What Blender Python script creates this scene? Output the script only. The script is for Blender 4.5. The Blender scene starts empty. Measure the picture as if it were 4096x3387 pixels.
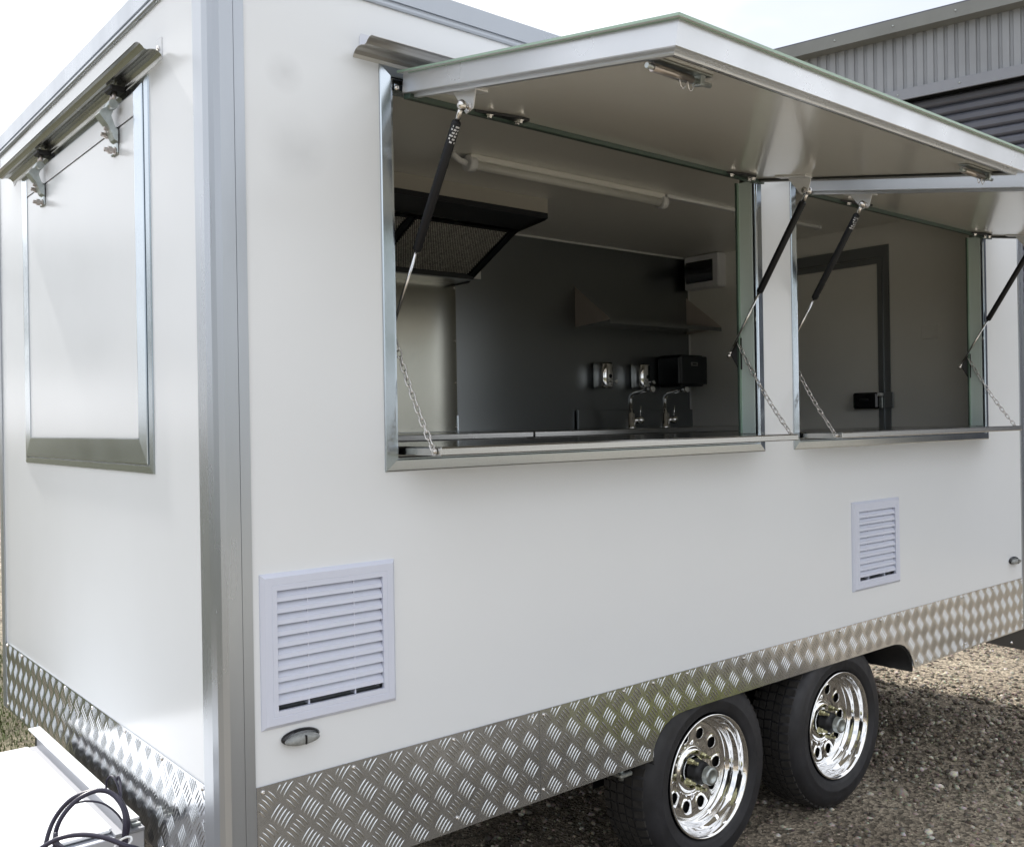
import bpy, math, random
from mathutils import Vector, Matrix
import numpy as np
sc = bpy.context.scene
PI = math.pi
rng = random.Random(7)

# ------------------------------------------------------------------ camera
def cam_matrix(yaw, pitch, roll):
    ca, sa, cb, sb, cc, s_ = math.cos(yaw), math.sin(yaw), math.cos(pitch), math.sin(pitch), math.cos(roll), math.sin(roll)
    f = Vector((sa*cb, ca*cb, sb)); r = Vector((ca, -sa, 0)); u = r.cross(f)
    r2 = cc*r + s_*u; u2 = -s_*r + cc*u
    return Matrix((r2, u2, -f)).transposed()
CAM = Vector((-0.80847, -1.95, 1.438))
cd = bpy.data.cameras.new('camera'); cam = bpy.data.objects.new('camera', cd); sc.collection.objects.link(cam)
cam.matrix_world = Matrix.Translation(CAM) @ cam_matrix(math.radians(39.72), math.radians(-0.013), math.radians(-0.942)).to_4x4()
cd.sensor_width = 36; cd.sensor_fit = 'HORIZONTAL'; cd.lens = 3820.7/4096*36
cd.shift_y = -9.1/4096; cd.clip_start = 0.02; cd.clip_end = 2000
sc.camera = cam

# ------------------------------------------------------------------ world, sun, exposure
SUN_EL, SUN_AZ = math.radians(44), math.radians(94)     # azimuth from +x, counter-clockwise
w = bpy.data.worlds.new('World'); sc.world = w; w.use_nodes = True
nt = w.node_tree; nt.nodes.clear()
wo = nt.nodes.new('ShaderNodeOutputWorld'); bg = nt.nodes.new('ShaderNodeBackground')
sky = nt.nodes.new('ShaderNodeTexSky'); sky.sky_type = 'NISHITA'; sky.sun_disc = False
sky.sun_elevation = SUN_EL; sky.sun_rotation = PI/2 - SUN_AZ; sky.air_density = 1.0; sky.dust_density = 2.0
tc = nt.nodes.new('ShaderNodeTexCoord'); mp = nt.nodes.new('ShaderNodeMapping'); mp.inputs['Scale'].default_value = (1, 1, 2.2)
no = nt.nodes.new('ShaderNodeTexNoise'); no.inputs['Scale'].default_value = 1.6; no.inputs['Detail'].default_value = 5; no.inputs['Roughness'].default_value = .55
cr = nt.nodes.new('ShaderNodeValToRGB'); cr.color_ramp.elements[0].position = .36; cr.color_ramp.elements[0].color = (.74, .74, .74, 1)
cr.color_ramp.elements[1].position = .62; cr.color_ramp.elements[1].color = (1, 1, 1, 1)
cr2 = nt.nodes.new('ShaderNodeValToRGB'); cr2.color_ramp.elements[0].position = .40; cr2.color_ramp.elements[0].color = (5.9, 6.1, 6.5, 1)
cr2.color_ramp.elements[1].position = .66; cr2.color_ramp.elements[1].color = (10.8, 11.0, 11.4, 1)
mx = nt.nodes.new('ShaderNodeMix'); mx.data_type = 'RGBA'
nt.links.new(tc.outputs['Generated'], mp.inputs[0]); nt.links.new(mp.outputs[0], no.inputs['Vector'])
nt.links.new(no.outputs['Fac'], cr.inputs[0]); nt.links.new(no.outputs['Fac'], cr2.inputs[0])
nt.links.new(cr.outputs[0], mx.inputs['Factor']); nt.links.new(sky.outputs[0], mx.inputs['A']); nt.links.new(cr2.outputs[0], mx.inputs['B'])
nt.links.new(mx.outputs['Result'], bg.inputs['Color']); bg.inputs['Strength'].default_value = .10
nt.links.new(bg.outputs[0], wo.inputs[0])
sl = bpy.data.lights.new('sun', 'SUN'); sl.energy = 3.6; sl.angle = math.radians(2.0); sl.color = (1, .955, .89)
so = bpy.data.objects.new('sun', sl); sc.collection.objects.link(so)
sd = Vector((math.cos(SUN_AZ)*math.cos(SUN_EL), math.sin(SUN_AZ)*math.cos(SUN_EL), math.sin(SUN_EL)))
so.rotation_euler = sd.to_track_quat('Z', 'Y').to_euler(); so.location = (0, 6, 8)
sc.view_settings.view_transform = 'Standard'; sc.view_settings.look = 'None'
sc.view_settings.exposure = 0.86; sc.view_settings.gamma = 1; sc.view_settings.use_curve_mapping = False
sc.cycles.max_bounces = 10; sc.cycles.diffuse_bounces = 6; sc.cycles.glossy_bounces = 6; sc.cycles.caustics_reflective = False
sc.cycles.use_denoising = True
sc.cycles.sample_clamp_indirect = 6

# ------------------------------------------------------------------ materials
def mat(name, col, rough=.5, metal=0., bump=0., bscale=200., var=0., vscale=3., coat=0., aniso=None, spec=None, stretch=None, smudge=None, rvar=0.):
    m = bpy.data.materials.new(name); m.use_nodes = True; n = m.node_tree; b = n.nodes['Principled BSDF']
    b.inputs['Base Color'].default_value = (*col, 1); b.inputs['Roughness'].default_value = rough; b.inputs['Metallic'].default_value = metal
    if coat: b.inputs['Coat Weight'].default_value = coat; b.inputs['Coat Roughness'].default_value = .12
    if spec is not None: b.inputs['Specular IOR Level'].default_value = spec
    t = n.nodes.new('ShaderNodeTexCoord'); mp = n.nodes.new('ShaderNodeMapping'); n.links.new(t.outputs['Object'], mp.inputs[0])
    if stretch: mp.inputs['Scale'].default_value = stretch
    if var:
        q = n.nodes.new('ShaderNodeTexNoise'); q.inputs['Scale'].default_value = vscale; q.inputs['Detail'].default_value = 6; q.inputs['Roughness'].default_value = .6
        n.links.new(mp.outputs[0], q.inputs['Vector'])
        r = n.nodes.new('ShaderNodeValToRGB'); r.color_ramp.elements[0].position = .3; r.color_ramp.elements[1].position = .7
        r.color_ramp.elements[0].color = (*[c*(1-var) for c in col], 1); r.color_ramp.elements[1].color = (*[min(1, c*(1+var)) for c in col], 1)
        n.links.new(q.outputs['Fac'], r.inputs[0]); last = r.outputs[0]
        if smudge:
            for (pos, rad, dark) in smudge:
                vm = n.nodes.new('ShaderNodeVectorMath'); vm.operation = 'DISTANCE'; vm.inputs[1].default_value = pos
                n2 = n.nodes.new('ShaderNodeTexNoise'); n2.inputs['Scale'].default_value = 14
                n2.inputs['Detail'].default_value = 4; n.links.new(t.outputs['Object'], n2.inputs['Vector'])
                n.links.new(t.outputs['Object'], vm.inputs[0])
                mr = n.nodes.new('ShaderNodeMapRange'); mr.inputs[1].default_value = rad; mr.inputs[2].default_value = 0; mr.inputs[3].default_value = 0; mr.inputs[4].default_value = 1
                n.links.new(vm.outputs['Value'], mr.inputs[0])
                mu = n.nodes.new('ShaderNodeMath'); mu.operation = 'MULTIPLY'; n.links.new(mr.outputs[0], mu.inputs[0]); n.links.new(n2.outputs['Fac'], mu.inputs[1])
                mx = n.nodes.new('ShaderNodeMix'); mx.data_type = 'RGBA'; n.links.new(mu.outputs[0], mx.inputs['Factor'])
                n.links.new(last, mx.inputs['A']); mx.inputs['B'].default_value = (*[c*dark for c in col], 1); last = mx.outputs['Result']
        n.links.new(last, b.inputs['Base Color'])
    if rvar:
        q2 = n.nodes.new('ShaderNodeTexNoise'); q2.inputs['Scale'].default_value = vscale*2.3; q2.inputs['Detail'].default_value = 5; n.links.new(mp.outputs[0], q2.inputs['Vector'])
        mr = n.nodes.new('ShaderNodeMapRange'); mr.inputs[1].default_value = .3; mr.inputs[2].default_value = .7
        mr.inputs[3].default_value = max(.02, rough-rvar); mr.inputs[4].default_value = rough+rvar
        n.links.new(q2.outputs['Fac'], mr.inputs[0]); n.links.new(mr.outputs[0], b.inputs['Roughness'])
    if bump:
        q = n.nodes.new('ShaderNodeTexNoise'); q.inputs['Scale'].default_value = bscale; q.inputs['Detail'].default_value = 3
        n.links.new(mp.outputs[0], q.inputs['Vector'])
        bp = n.nodes.new('ShaderNodeBump'); bp.inputs['Strength'].default_value = bump; bp.inputs['Distance'].default_value = .002
        n.links.new(q.outputs['Fac'], bp.inputs['Height']); n.links.new(bp.outputs[0], b.inputs['Normal'])
    if aniso is not None: b.inputs['Anisotropic'].default_value = aniso
    return m
M = {}
M['panel'] = mat('white_gelcoat_panel', (.735, .757, .785), .20, bump=.16, bscale=3, var=.012, vscale=1.3, rvar=.03,
    smudge=[((.17, 0, 2.22), .05, .70), ((.19, 0, 2.06), .09, .78)])
M['panel_in'] = mat('white_inner_panel', (.83, .825, .78), .28, bump=.06, bscale=12, var=.02)
M['hatch_white'] = mat('white_hatch_panel', (.86, .85, .80), .17, bump=.08, bscale=5, var=.02, vscale=2, coat=.5)
M['alu'] = mat('mill_aluminium', (.405, .43, .465), .30, .78, bump=.10, bscale=60, var=.03, vscale=4, stretch=(1, 1, .15), rvar=.06)
M['alu_bright'] = mat('satin_aluminium_frame', (.48, .53, .575), .16, 1, bump=.02, bscale=70, var=.02, rvar=.03)
M['alu_rim'] = mat('pale_aluminium_hatch_rim', (.60, .62, .65), .30, .6, bump=.05, bscale=60, var=.02, rvar=.04)
M['alu_paint'] = mat('silver_painted_aluminium', (.60, .62, .68), .36, .35, var=.03)
M['tread'] = mat('polished_tread_plate', (.62, .65, .69), .16, .97, bump=.06, bscale=14, var=.04, vscale=9, rvar=.04)
M['tread_bar'] = mat('polished_tread_bar', (.60, .62, .64), .2, 1)
M['stainless'] = mat('brushed_stainless', (.50, .50, .49), .24, 1, bump=.03, bscale=50, stretch=(.1, 1, 3), var=.03, rvar=.04)
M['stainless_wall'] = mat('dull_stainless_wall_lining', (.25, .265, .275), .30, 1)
M['bench'] = mat('polished_stainless_bench', (.42, .41, .40), .14, 1, var=.05)
M['chrome'] = mat('chrome', (.86, .86, .86), .045, 1)
M['zinc'] = mat('zinc_plated_steel', (.42, .45, .44), .38, .85, var=.15, vscale=60, bump=.1)
M['latch'] = mat('dull_zinc_latch', (.47, .51, .51), .33, .85, var=.2, vscale=50, bump=.1)
M['bolt_dark'] = mat('dull_bolt', (.42, .38, .35), .3, .9)
M['bracket_film'] = mat('pale_film_bracket', (.60, .54, .50), .45, .1, var=.06)
M['floor_vinyl'] = mat('grey_floor', (.30, .30, .30), .5, var=.1)
M['cab'] = mat('grey_cabinet_front', (.42, .42, .41), .35, .6)
M['brass'] = mat('yellow_zinc_nut', (.52, .50, .30), .3, .9)
M['bolt'] = mat('stainless_bolt', (.70, .68, .66), .22, 1)
M['black_steel'] = mat('black_painted_steel', (.008, .0085, .010), .5, var=.2, vscale=10)
M['rubber'] = mat('black_rubber_seal', (.02, .022, .022), .6)
M['tyre'] = mat('tyre_rubber', (.015, .015, .018), .58, bump=.2, bscale=50, var=.4, vscale=9, rvar=.12)
M['tread_dust'] = mat('dusty_tyre_tread', (.026, .024, .022), .85, bump=.5, bscale=90, var=.4, vscale=20)
M['strut'] = mat('black_strut_tube', (.006, .0065, .009), .42, spec=.3)
M['rod'] = mat('strut_rod', (.62, .62, .63), .18, 1)
M['plastic'] = mat('pale_lavender_louvre_plastic', (.62, .65, .76), .42, bump=.05, bscale=150, var=.015)
M['green'] = mat('green_film_edge', (.30, .43, .35), .25, spec=.6)
M['green_dk'] = mat('dark_green_seal', (.045, .075, .06), .4)
M['jamb'] = mat('filmed_jamb_liner', (.68, .80, .78), .28)
M['lens'] = mat('clear_lamp_lens', (.26, .27, .265), .15, bump=.6, bscale=260, var=.25, vscale=60)
M['black_gloss'] = mat('black_gloss_plastic', (.008, .009, .011), .12)
M['black_matt'] = mat('black_plastic', (.012, .016, .019), .35)
M['grey_plastic'] = mat('light_grey_plastic', (.74, .75, .78), .35)
M['grey_label'] = mat('grey_label', (.25, .25, .24), .5)
M['door_frame'] = mat('grey_door_frame_aluminium', (.26, .275, .285), .35, .6)
M['white_metal'] = mat('white_powder_coat', (.76, .78, .81), .35, var=.015)
M['gutter_shade'] = mat('shaded_channel_grey', (.30, .31, .34), .4, .2)  # shade on the rail web and lid channel put into a darker grey
M['weed'] = mat('yellow_green_weeds', (.46, .46, .09), .7, var=.3)
M['cable'] = mat('black_conduit', (.022, .019, .040), .35)
M['tie'] = mat('white_cable_tie', (.75, .76, .76), .4)
M['shed'] = mat('grey_steel_cladding', (.27, .28, .30), .42, .0, var=.10, vscale=2.0)
M['shed_trim'] = mat('grey_steel_trim', (.19, .195, .185), .45, .0, var=.08)
M['shed_lintel'] = mat('blue_grey_lintel', (.24, .25, .28), .42, var=.06)
M['shutter'] = mat('charcoal_roller_slat', (.10, .105, .13), .4, var=.1)
M['foil'] = mat('hood_mesh_filter', (.85, .83, .78), .5, .1)
M['hood_band'] = mat('hood_front_band', (.42, .40, .35), .45, .1)
M['side_gutter'] = mat('satin_gutter_steel', (.50, .49, .47), .38, .7, var=.03)
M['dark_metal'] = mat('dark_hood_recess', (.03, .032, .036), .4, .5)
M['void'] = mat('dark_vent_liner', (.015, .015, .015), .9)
M['tube_glass'] = mat('frosted_diffuser', (.62, .62, .58), .3)
M['bark'] = mat('tree_bark', (.12, .09, .065), .9, bump=.5, bscale=20, var=.2)
M['leaf'] = mat('tree_leaf', (.06, .10, .03), .6, var=.4, vscale=1.5)
M['grassleaf'] = mat('grass_blade', (.075, .10, .025), .7, var=.5, vscale=3)

def ground_mat():
    m = bpy.data.materials.new('gravel_ground'); m.use_nodes = True; n = m.node_tree; b = n.nodes['Principled BSDF']; b.inputs['Roughness'].default_value = .92
    t = n.nodes.new('ShaderNodeTexCoord'); L = n.links.new
    v = n.nodes.new('ShaderNodeTexVoronoi'); v.inputs['Scale'].default_value = 70; L(t.outputs['Object'], v.inputs['Vector'])
    q = n.nodes.new('ShaderNodeTexNoise'); q.inputs['Scale'].default_value = 2.2; q.inputs['Detail'].default_value = 8; L(t.outputs['Object'], q.inputs['Vector'])
    f = n.nodes.new('ShaderNodeTexNoise'); f.inputs['Scale'].default_value = 160; f.inputs['Detail'].default_value = 4; L(t.outputs['Object'], f.inputs['Vector'])
    r1 = n.nodes.new('ShaderNodeValToRGB'); e = r1.color_ramp.elements; e[0].position = .3; e[0].color = (.18, .152, .116, 1); e[1].position = .7; e[1].color = (.37, .325, .255, 1)
    L(q.outputs['Fac'], r1.inputs[0])
    r2 = n.nodes.new('ShaderNodeValToRGB'); e = r2.color_ramp.elements; e[0].position = .15; e[0].color = (.35, .33, .30, 1); e[1].position = .8; e[1].color = (1.5, 1.45, 1.4, 1)
    sx = n.nodes.new('ShaderNodeSeparateColor'); L(v.outputs['Color'], sx.inputs[0]); L(sx.outputs[0], r2.inputs[0])
    mu = n.nodes.new('ShaderNodeMix'); mu.data_type = 'RGBA'; mu.blend_type = 'MULTIPLY'; mu.inputs['Factor'].default_value = .8; L(r1.outputs[0], mu.inputs['A']); L(r2.outputs[0], mu.inputs['B'])
    # grass further out and to the far left
    sp = n.nodes.new('ShaderNodeSeparateXYZ'); L(t.outputs['Object'], sp.inputs[0])
    mr = n.nodes.new('ShaderNodeMapRange'); mr.inputs[1].default_value = -12; mr.inputs[2].default_value = -13; L(sp.outputs['Y'], mr.inputs[0])
    ml = n.nodes.new('ShaderNodeMapRange'); ml.inputs[1].default_value = .9; ml.inputs[2].default_value = .1; L(sp.outputs['X'], ml.inputs[0])
    ml2 = n.nodes.new('ShaderNodeMapRange'); ml2.inputs[1].default_value = 2.4; ml2.inputs[2].default_value = 3.2; L(sp.outputs['Y'], ml2.inputs[0])
    m3 = n.nodes.new('ShaderNodeMath'); m3.operation = 'MULTIPLY'; L(ml.outputs[0], m3.inputs[0]); L(ml2.outputs[0], m3.inputs[1])
    ml3 = n.nodes.new('ShaderNodeMapRange'); ml3.inputs[1].default_value = -3.0; ml3.inputs[2].default_value = -4.0; L(sp.outputs['X'], ml3.inputs[0])
    m5 = n.nodes.new('ShaderNodeMath'); m5.operation = 'MAXIMUM'; L(m3.outputs[0], m5.inputs[0]); L(ml3.outputs[0], m5.inputs[1])
    m4 = n.nodes.new('ShaderNodeMath'); m4.operation = 'MAXIMUM'; L(m5.outputs[0], m4.inputs[0]); L(mr.outputs[0], m4.inputs[1])
    gr = n.nodes.new('ShaderNodeValToRGB'); e = gr.color_ramp.elements; e[0].position = .35; e[0].color = (.035, .026, .015, 1); e[1].position = .65; e[1].color = (.07, .075, .022, 1)
    L(q.outputs['Fac'], gr.inputs[0])
    mg = n.nodes.new('ShaderNodeMix'); mg.data_type = 'RGBA'; L(m4.outputs[0], mg.inputs['Factor']); L(mu.outputs['Result'], mg.inputs['A']); L(gr.outputs[0], mg.inputs['B'])
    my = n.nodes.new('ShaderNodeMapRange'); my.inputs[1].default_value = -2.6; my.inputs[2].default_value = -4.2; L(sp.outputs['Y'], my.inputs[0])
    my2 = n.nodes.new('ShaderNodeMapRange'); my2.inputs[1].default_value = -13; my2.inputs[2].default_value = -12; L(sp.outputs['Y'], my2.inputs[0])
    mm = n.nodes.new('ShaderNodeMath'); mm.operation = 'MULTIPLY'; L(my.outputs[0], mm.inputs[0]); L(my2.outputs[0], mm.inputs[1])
    pale = n.nodes.new('ShaderNodeValToRGB'); e = pale.color_ramp.elements; e[0].position = .3; e[0].color = (.42, .385, .32, 1); e[1].position = .7; e[1].color = (.52, .49, .42, 1)  # unseen yard made paler to bounce light up under the hatches
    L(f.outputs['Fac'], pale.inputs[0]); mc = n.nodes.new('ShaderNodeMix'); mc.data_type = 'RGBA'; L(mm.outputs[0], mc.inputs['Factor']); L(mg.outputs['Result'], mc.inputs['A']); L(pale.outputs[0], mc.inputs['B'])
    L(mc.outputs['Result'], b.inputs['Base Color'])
    ad = n.nodes.new('ShaderNodeMath'); ad.operation = 'ADD'; L(v.outputs['Distance'], ad.inputs[0]); L(f.outputs['Fac'], ad.inputs[1])
    bp = n.nodes.new('ShaderNodeBump'); bp.inputs['Strength'].default_value = .9; bp.inputs['Distance'].default_value = .012; L(ad.outputs[0], bp.inputs['Height']); L(bp.outputs[0], b.inputs['Normal'])
    return m
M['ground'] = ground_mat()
def stone_mat():
    m = bpy.data.materials.new('gravel_stone'); m.use_nodes = True; n = m.node_tree; b = n.nodes['Principled BSDF']; b.inputs['Roughness'].default_value = .85
    a = n.nodes.new('ShaderNodeAttribute'); a.attribute_name = 'tone'; r = n.nodes.new('ShaderNodeValToRGB'); e = r.color_ramp.elements
    e[0].position = 0; e[0].color = (.07, .058, .045, 1); e[1].position = 1; e[1].color = (.58, .55, .48, 1)
    x = e.new(.45); x.color = (.21, .18, .142, 1); x = e.new(.8); x.color = (.35, .31, .25, 1)
    t = n.nodes.new('ShaderNodeTexCoord'); q = n.nodes.new('ShaderNodeTexNoise'); q.inputs['Scale'].default_value = 90; q.inputs['Detail'].default_value = 4
    n.links.new(t.outputs['Object'], q.inputs['Vector'])
    mx = n.nodes.new('ShaderNodeMix'); mx.data_type = 'RGBA'; mx.blend_type = 'OVERLAY'; mx.inputs['Factor'].default_value = .6
    n.links.new(a.outputs['Fac'], r.inputs[0]); n.links.new(r.outputs[0], mx.inputs['A']); n.links.new(q.outputs['Color'], mx.inputs['B'])
    n.links.new(mx.outputs['Result'], b.inputs['Base Color'])
    return m
M['stone'] = stone_mat()

# ------------------------------------------------------------------ mesh helpers
class MB:
    def __init__(s): s.v = []; s.f = []; s.sm = []
    def add(s, vs, fs, smooth=False):
        o = len(s.v); s.v += [tuple(p) for p in vs]; s.f += [tuple(i+o for i in f) for f in fs]; s.sm += [smooth]*len(fs); return s
    def box(s, x0, x1, y0, y1, z0, z1, b=0., mtx=None):
        if x0 > x1: x0, x1 = x1, x0
        if y0 > y1: y0, y1 = y1, y0
        if z0 > z1: z0, z1 = z1, z0
        if b <= 0:
            vs = [(x, y, z) for x in (x0, x1) for y in (y0, y1) for z in (z0, z1)]
            fs = [(0, 1, 3, 2), (4, 6, 7, 5), (0, 4, 5, 1), (2, 3, 7, 6), (0, 2, 6, 4), (1, 5, 7, 3)]
        else:
            b = min(b, (x1-x0)*.45, (y1-y0)*.45, (z1-z0)*.45)
            c = ((x0+x1)/2, (y0+y1)/2, (z0+z1)/2); h = ((x1-x0)/2, (y1-y0)/2, (z1-z0)/2)
            vs = []; ix = {}
            for sx in (-1, 1):
                for sy in (-1, 1):
                    for sz in (-1, 1):
                        for a in range(3):
                            e = [h[0]-b, h[1]-b, h[2]-b]; e[a] = h[a]
                            ix[(sx, sy, sz, a)] = len(vs); vs.append((c[0]+sx*e[0], c[1]+sy*e[1], c[2]+sz*e[2]))
            fs = []
            def q(*k): fs.append(tuple(ix[i] for i in k))
            for a in range(3):
                o1, o2 = [i for i in range(3) if i != a]
                for sg in (-1, 1):
                    def K(p, r, aa=a, s_=sg):
                        t = [0, 0, 0]; t[aa] = s_; t[o1] = p; t[o2] = r; return (*t, aa)
                    L = [K(-1, -1), K(1, -1), K(1, 1), K(-1, 1)]
                    if (sg > 0) != (a == 1): q(*L)
                    else: q(*L[::-1])
                for p in (-1, 1):
                    for r in (-1, 1):
                        def E(t_, aa):
                            t = [0, 0, 0]; t[a] = t_; t[o1] = p; t[o2] = r; return (*t, aa)
                        q(E(-1, o1), E(1, o1), E(1, o2), E(-1, o2))
            for sx in (-1, 1):
                for sy in (-1, 1):
                    for sz in (-1, 1): q((sx, sy, sz, 0), (sx, sy, sz, 1), (sx, sy, sz, 2))
        if mtx is not None: vs = [mtx @ Vector(p) for p in vs]
        return s.add(vs, fs)
    def prism(s, poly, vec, smooth=False, caps=True):
        n = len(poly); vec = Vector(vec); a = [Vector(p) for p in poly]; vs = a + [p+vec for p in a]
        s.add(vs, [(i, (i+1) % n, n+(i+1) % n, n+i) for i in range(n)], smooth)
        if caps:
            s.add(vs, [tuple(range(n))[::-1], tuple(range(n, 2*n))])
        return s
    def strip(s, poly, vec, thick_n, smooth=True):
        # open profile with thickness: poly = list of pts, thick_n = list of normals*thickness
        a = [Vector(p) for p in poly]; b = [p+Vector(t) for p, t in zip(a, thick_n)]
        return s.prism(a + b[::-1], vec, False)
    def tube(s, pts, r, seg=10, closed=False, caps=True, smooth=True):
        P = [Vector(p) for p in pts]; n = len(P); R = r if isinstance(r, (list, tuple)) else [r]*n
        vs = []; ref = None
        for i in range(n):
            t = (P[(i+1) % n]-P[(i-1) % n]) if closed else (P[min(i+1, n-1)]-P[max(i-1, 0)])
            t.normalize()
            if ref is None:
                ref = Vector((0, 0, 1)) if abs(t.z) < .9 else Vector((1, 0, 0)); ref = (ref - t*ref.dot(t)).normalized()
            else: ref = (ref - t*ref.dot(t)).normalized()
            bi = t.cross(ref)
            for k in range(seg):
                an = 2*PI*k/seg; vs.append(P[i] + (ref*math.cos(an)+bi*math.sin(an))*R[i])
        m = n if closed else n-1
        fs = [(i*seg+k, i*seg+(k+1) % seg, ((i+1) % n)*seg+(k+1) % seg, ((i+1) % n)*seg+k) for i in range(m) for k in range(seg)]
        s.add(vs, fs, smooth)
        if caps and not closed:
            s.add(vs[:seg], [tuple(range(seg))[::-1]]); s.add(vs[-seg:], [tuple(range(seg))])
        return s
    def lathe(s, prof, c, axis, seg=32, smooth=True, cap0=False, cap1=False):
        # prof: list of (r, h) along axis
        ax = Vector(axis).normalized(); u = Vector((0, 0, 1)) if abs(ax.z) < .9 else Vector((1, 0, 0)); u = (u-ax*u.dot(ax)).normalized(); v = ax.cross(u); c = Vector(c)
        vs = []
        for (r, h) in prof:
            for k in range(seg):
                a = 2*PI*k/seg; vs.append(c+ax*h+(u*math.cos(a)+v*math.sin(a))*r)
        n = len(prof)
        s.add(vs, [(i*seg+k, i*seg+(k+1) % seg, (i+1)*seg+(k+1) % seg, (i+1)*seg+k) for i in range(n-1) for k in range(seg)], smooth)
        if cap0: s.add(vs[:seg], [tuple(range(seg))[::-1]])
        if cap1: s.add(vs[-seg:], [tuple(range(seg))])
        return s
    def sphere(s, c, r, seg=12, rings=8, sc3=(1, 1, 1)):
        vs = []; c = Vector(c)
        for i in range(rings+1):
            ph = PI*i/rings
            for k in range(seg):
                a = 2*PI*k/seg; vs.append(c+Vector((r*math.sin(ph)*math.cos(a)*sc3[0], r*math.sin(ph)*math.sin(a)*sc3[1], r*math.cos(ph)*sc3[2])))
        s.add(vs, [(i*seg+k, (i+1)*seg+k, (i+1)*seg+(k+1) % seg, i*seg+(k+1) % seg) for i in range(rings) for k in range(seg)], True)
        return s
    def mesh(s, name, m):
        me = bpy.data.meshes.new(name); me.from_pydata(s.v, [], s.f)
        me.polygons.foreach_set('use_smooth', s.sm); me.materials.append(m); me.update(); return me
    def build(s, name, m, parent=None, fix=True):
        me = s.mesh(name, m)
        if fix:
            import bmesh
            bm = bmesh.new(); bm.from_mesh(me); bmesh.ops.remove_doubles(bm, verts=bm.verts, dist=1e-6); bmesh.ops.recalc_face_normals(bm, faces=bm.faces); bm.to_mesh(me); bm.free()
        return link(name, me, parent)
BASE = {}
def link(name, me, parent=None):
    o = bpy.data.objects.new(name, me); sc.collection.objects.link(o)
    if parent is not None:
        o.parent = parent; r = parent
        while r.parent is not None: r = r.parent
        if parent.parent is None and parent.type == 'EMPTY': o.matrix_parent_inverse = Matrix.Translation(parent.location).inverted()
    return o
def thing(name, loc, label, cat, group=None):
    o = bpy.data.objects.new(name, None); sc.collection.objects.link(o); o.location = loc; o.empty_display_size = .1
    return tag(o, label, cat, group)
def tag(o, label, cat, group=None):
    o['label'] = label; o['category'] = cat
    if group: o['group'] = group
    return o
def struct(o): o['kind'] = 'structure'; return o
def stuff(o): o['kind'] = 'stuff'; return o
def copy_part(src, parent, off=(0, 0, 0), rec=True):
    c = src.copy(); sc.collection.objects.link(c); c.parent = parent
    if parent is not None and parent.type == 'EMPTY' and parent.parent is None:
        c.matrix_parent_inverse = Matrix.Translation(parent.location).inverted()
    c.location = Vector(src.location)+Vector(off)
    if rec:
        for ch in list(src.children): copy_part(ch, c)
    return c
def copy_thing(src, off, label):
    kids = list(src.children)
    c = src.copy(); sc.collection.objects.link(c); c.location = Vector(src.location)+Vector(off); c['label'] = label
    for k in kids:
        d = k.copy(); sc.collection.objects.link(d); d.parent = c; d.matrix_parent_inverse = k.matrix_parent_inverse.copy()
        for g in list(k.children):
            e = g.copy(); sc.collection.objects.link(e); e.parent = d
    return c
def hex_bolt(mb, c, ax, r=.007, h=.006, seg=6):
    return mb.lathe([(r*1.5, 0), (r*1.5, h*.25), (r, h*.25), (r, h), (r*.55, h*1.12)], c, ax, seg, False, cap1=True)
def rivet(mb, c, ax, r=.0042):
    return mb.lathe([(r*1.25, 0), (r*1.2, r*.35), (r*.8, r*.8), (r*.3, r*.95), (r*.2, r*.5)], c, ax, 10, True, cap1=True)

# ================================================================== GROUND
g = MB()
xs = [-300, -60, -20, -8] + [i*.5 for i in range(-15, 25)] + [20, 60, 300]; ys = [-300, -60, -20, -8] + [i*.5 for i in range(-15, 17)] + [20, 60, 300]
vs = [(x, y, (-.006+.010*math.sin(x*2.1+y*1.3)*math.sin(y*1.7-x*.6)) if (abs(x) < 10 and abs(y) < 8) else 0) for x in xs for y in ys]
n_ = len(ys); g.add(vs, [(i*n_+j, (i+1)*n_+j, (i+1)*n_+j+1, i*n_+j+1) for i in range(len(xs)-1) for j in range(n_-1)], True)
ground = struct(g.build('ground', M['ground'], fix=False))

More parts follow.
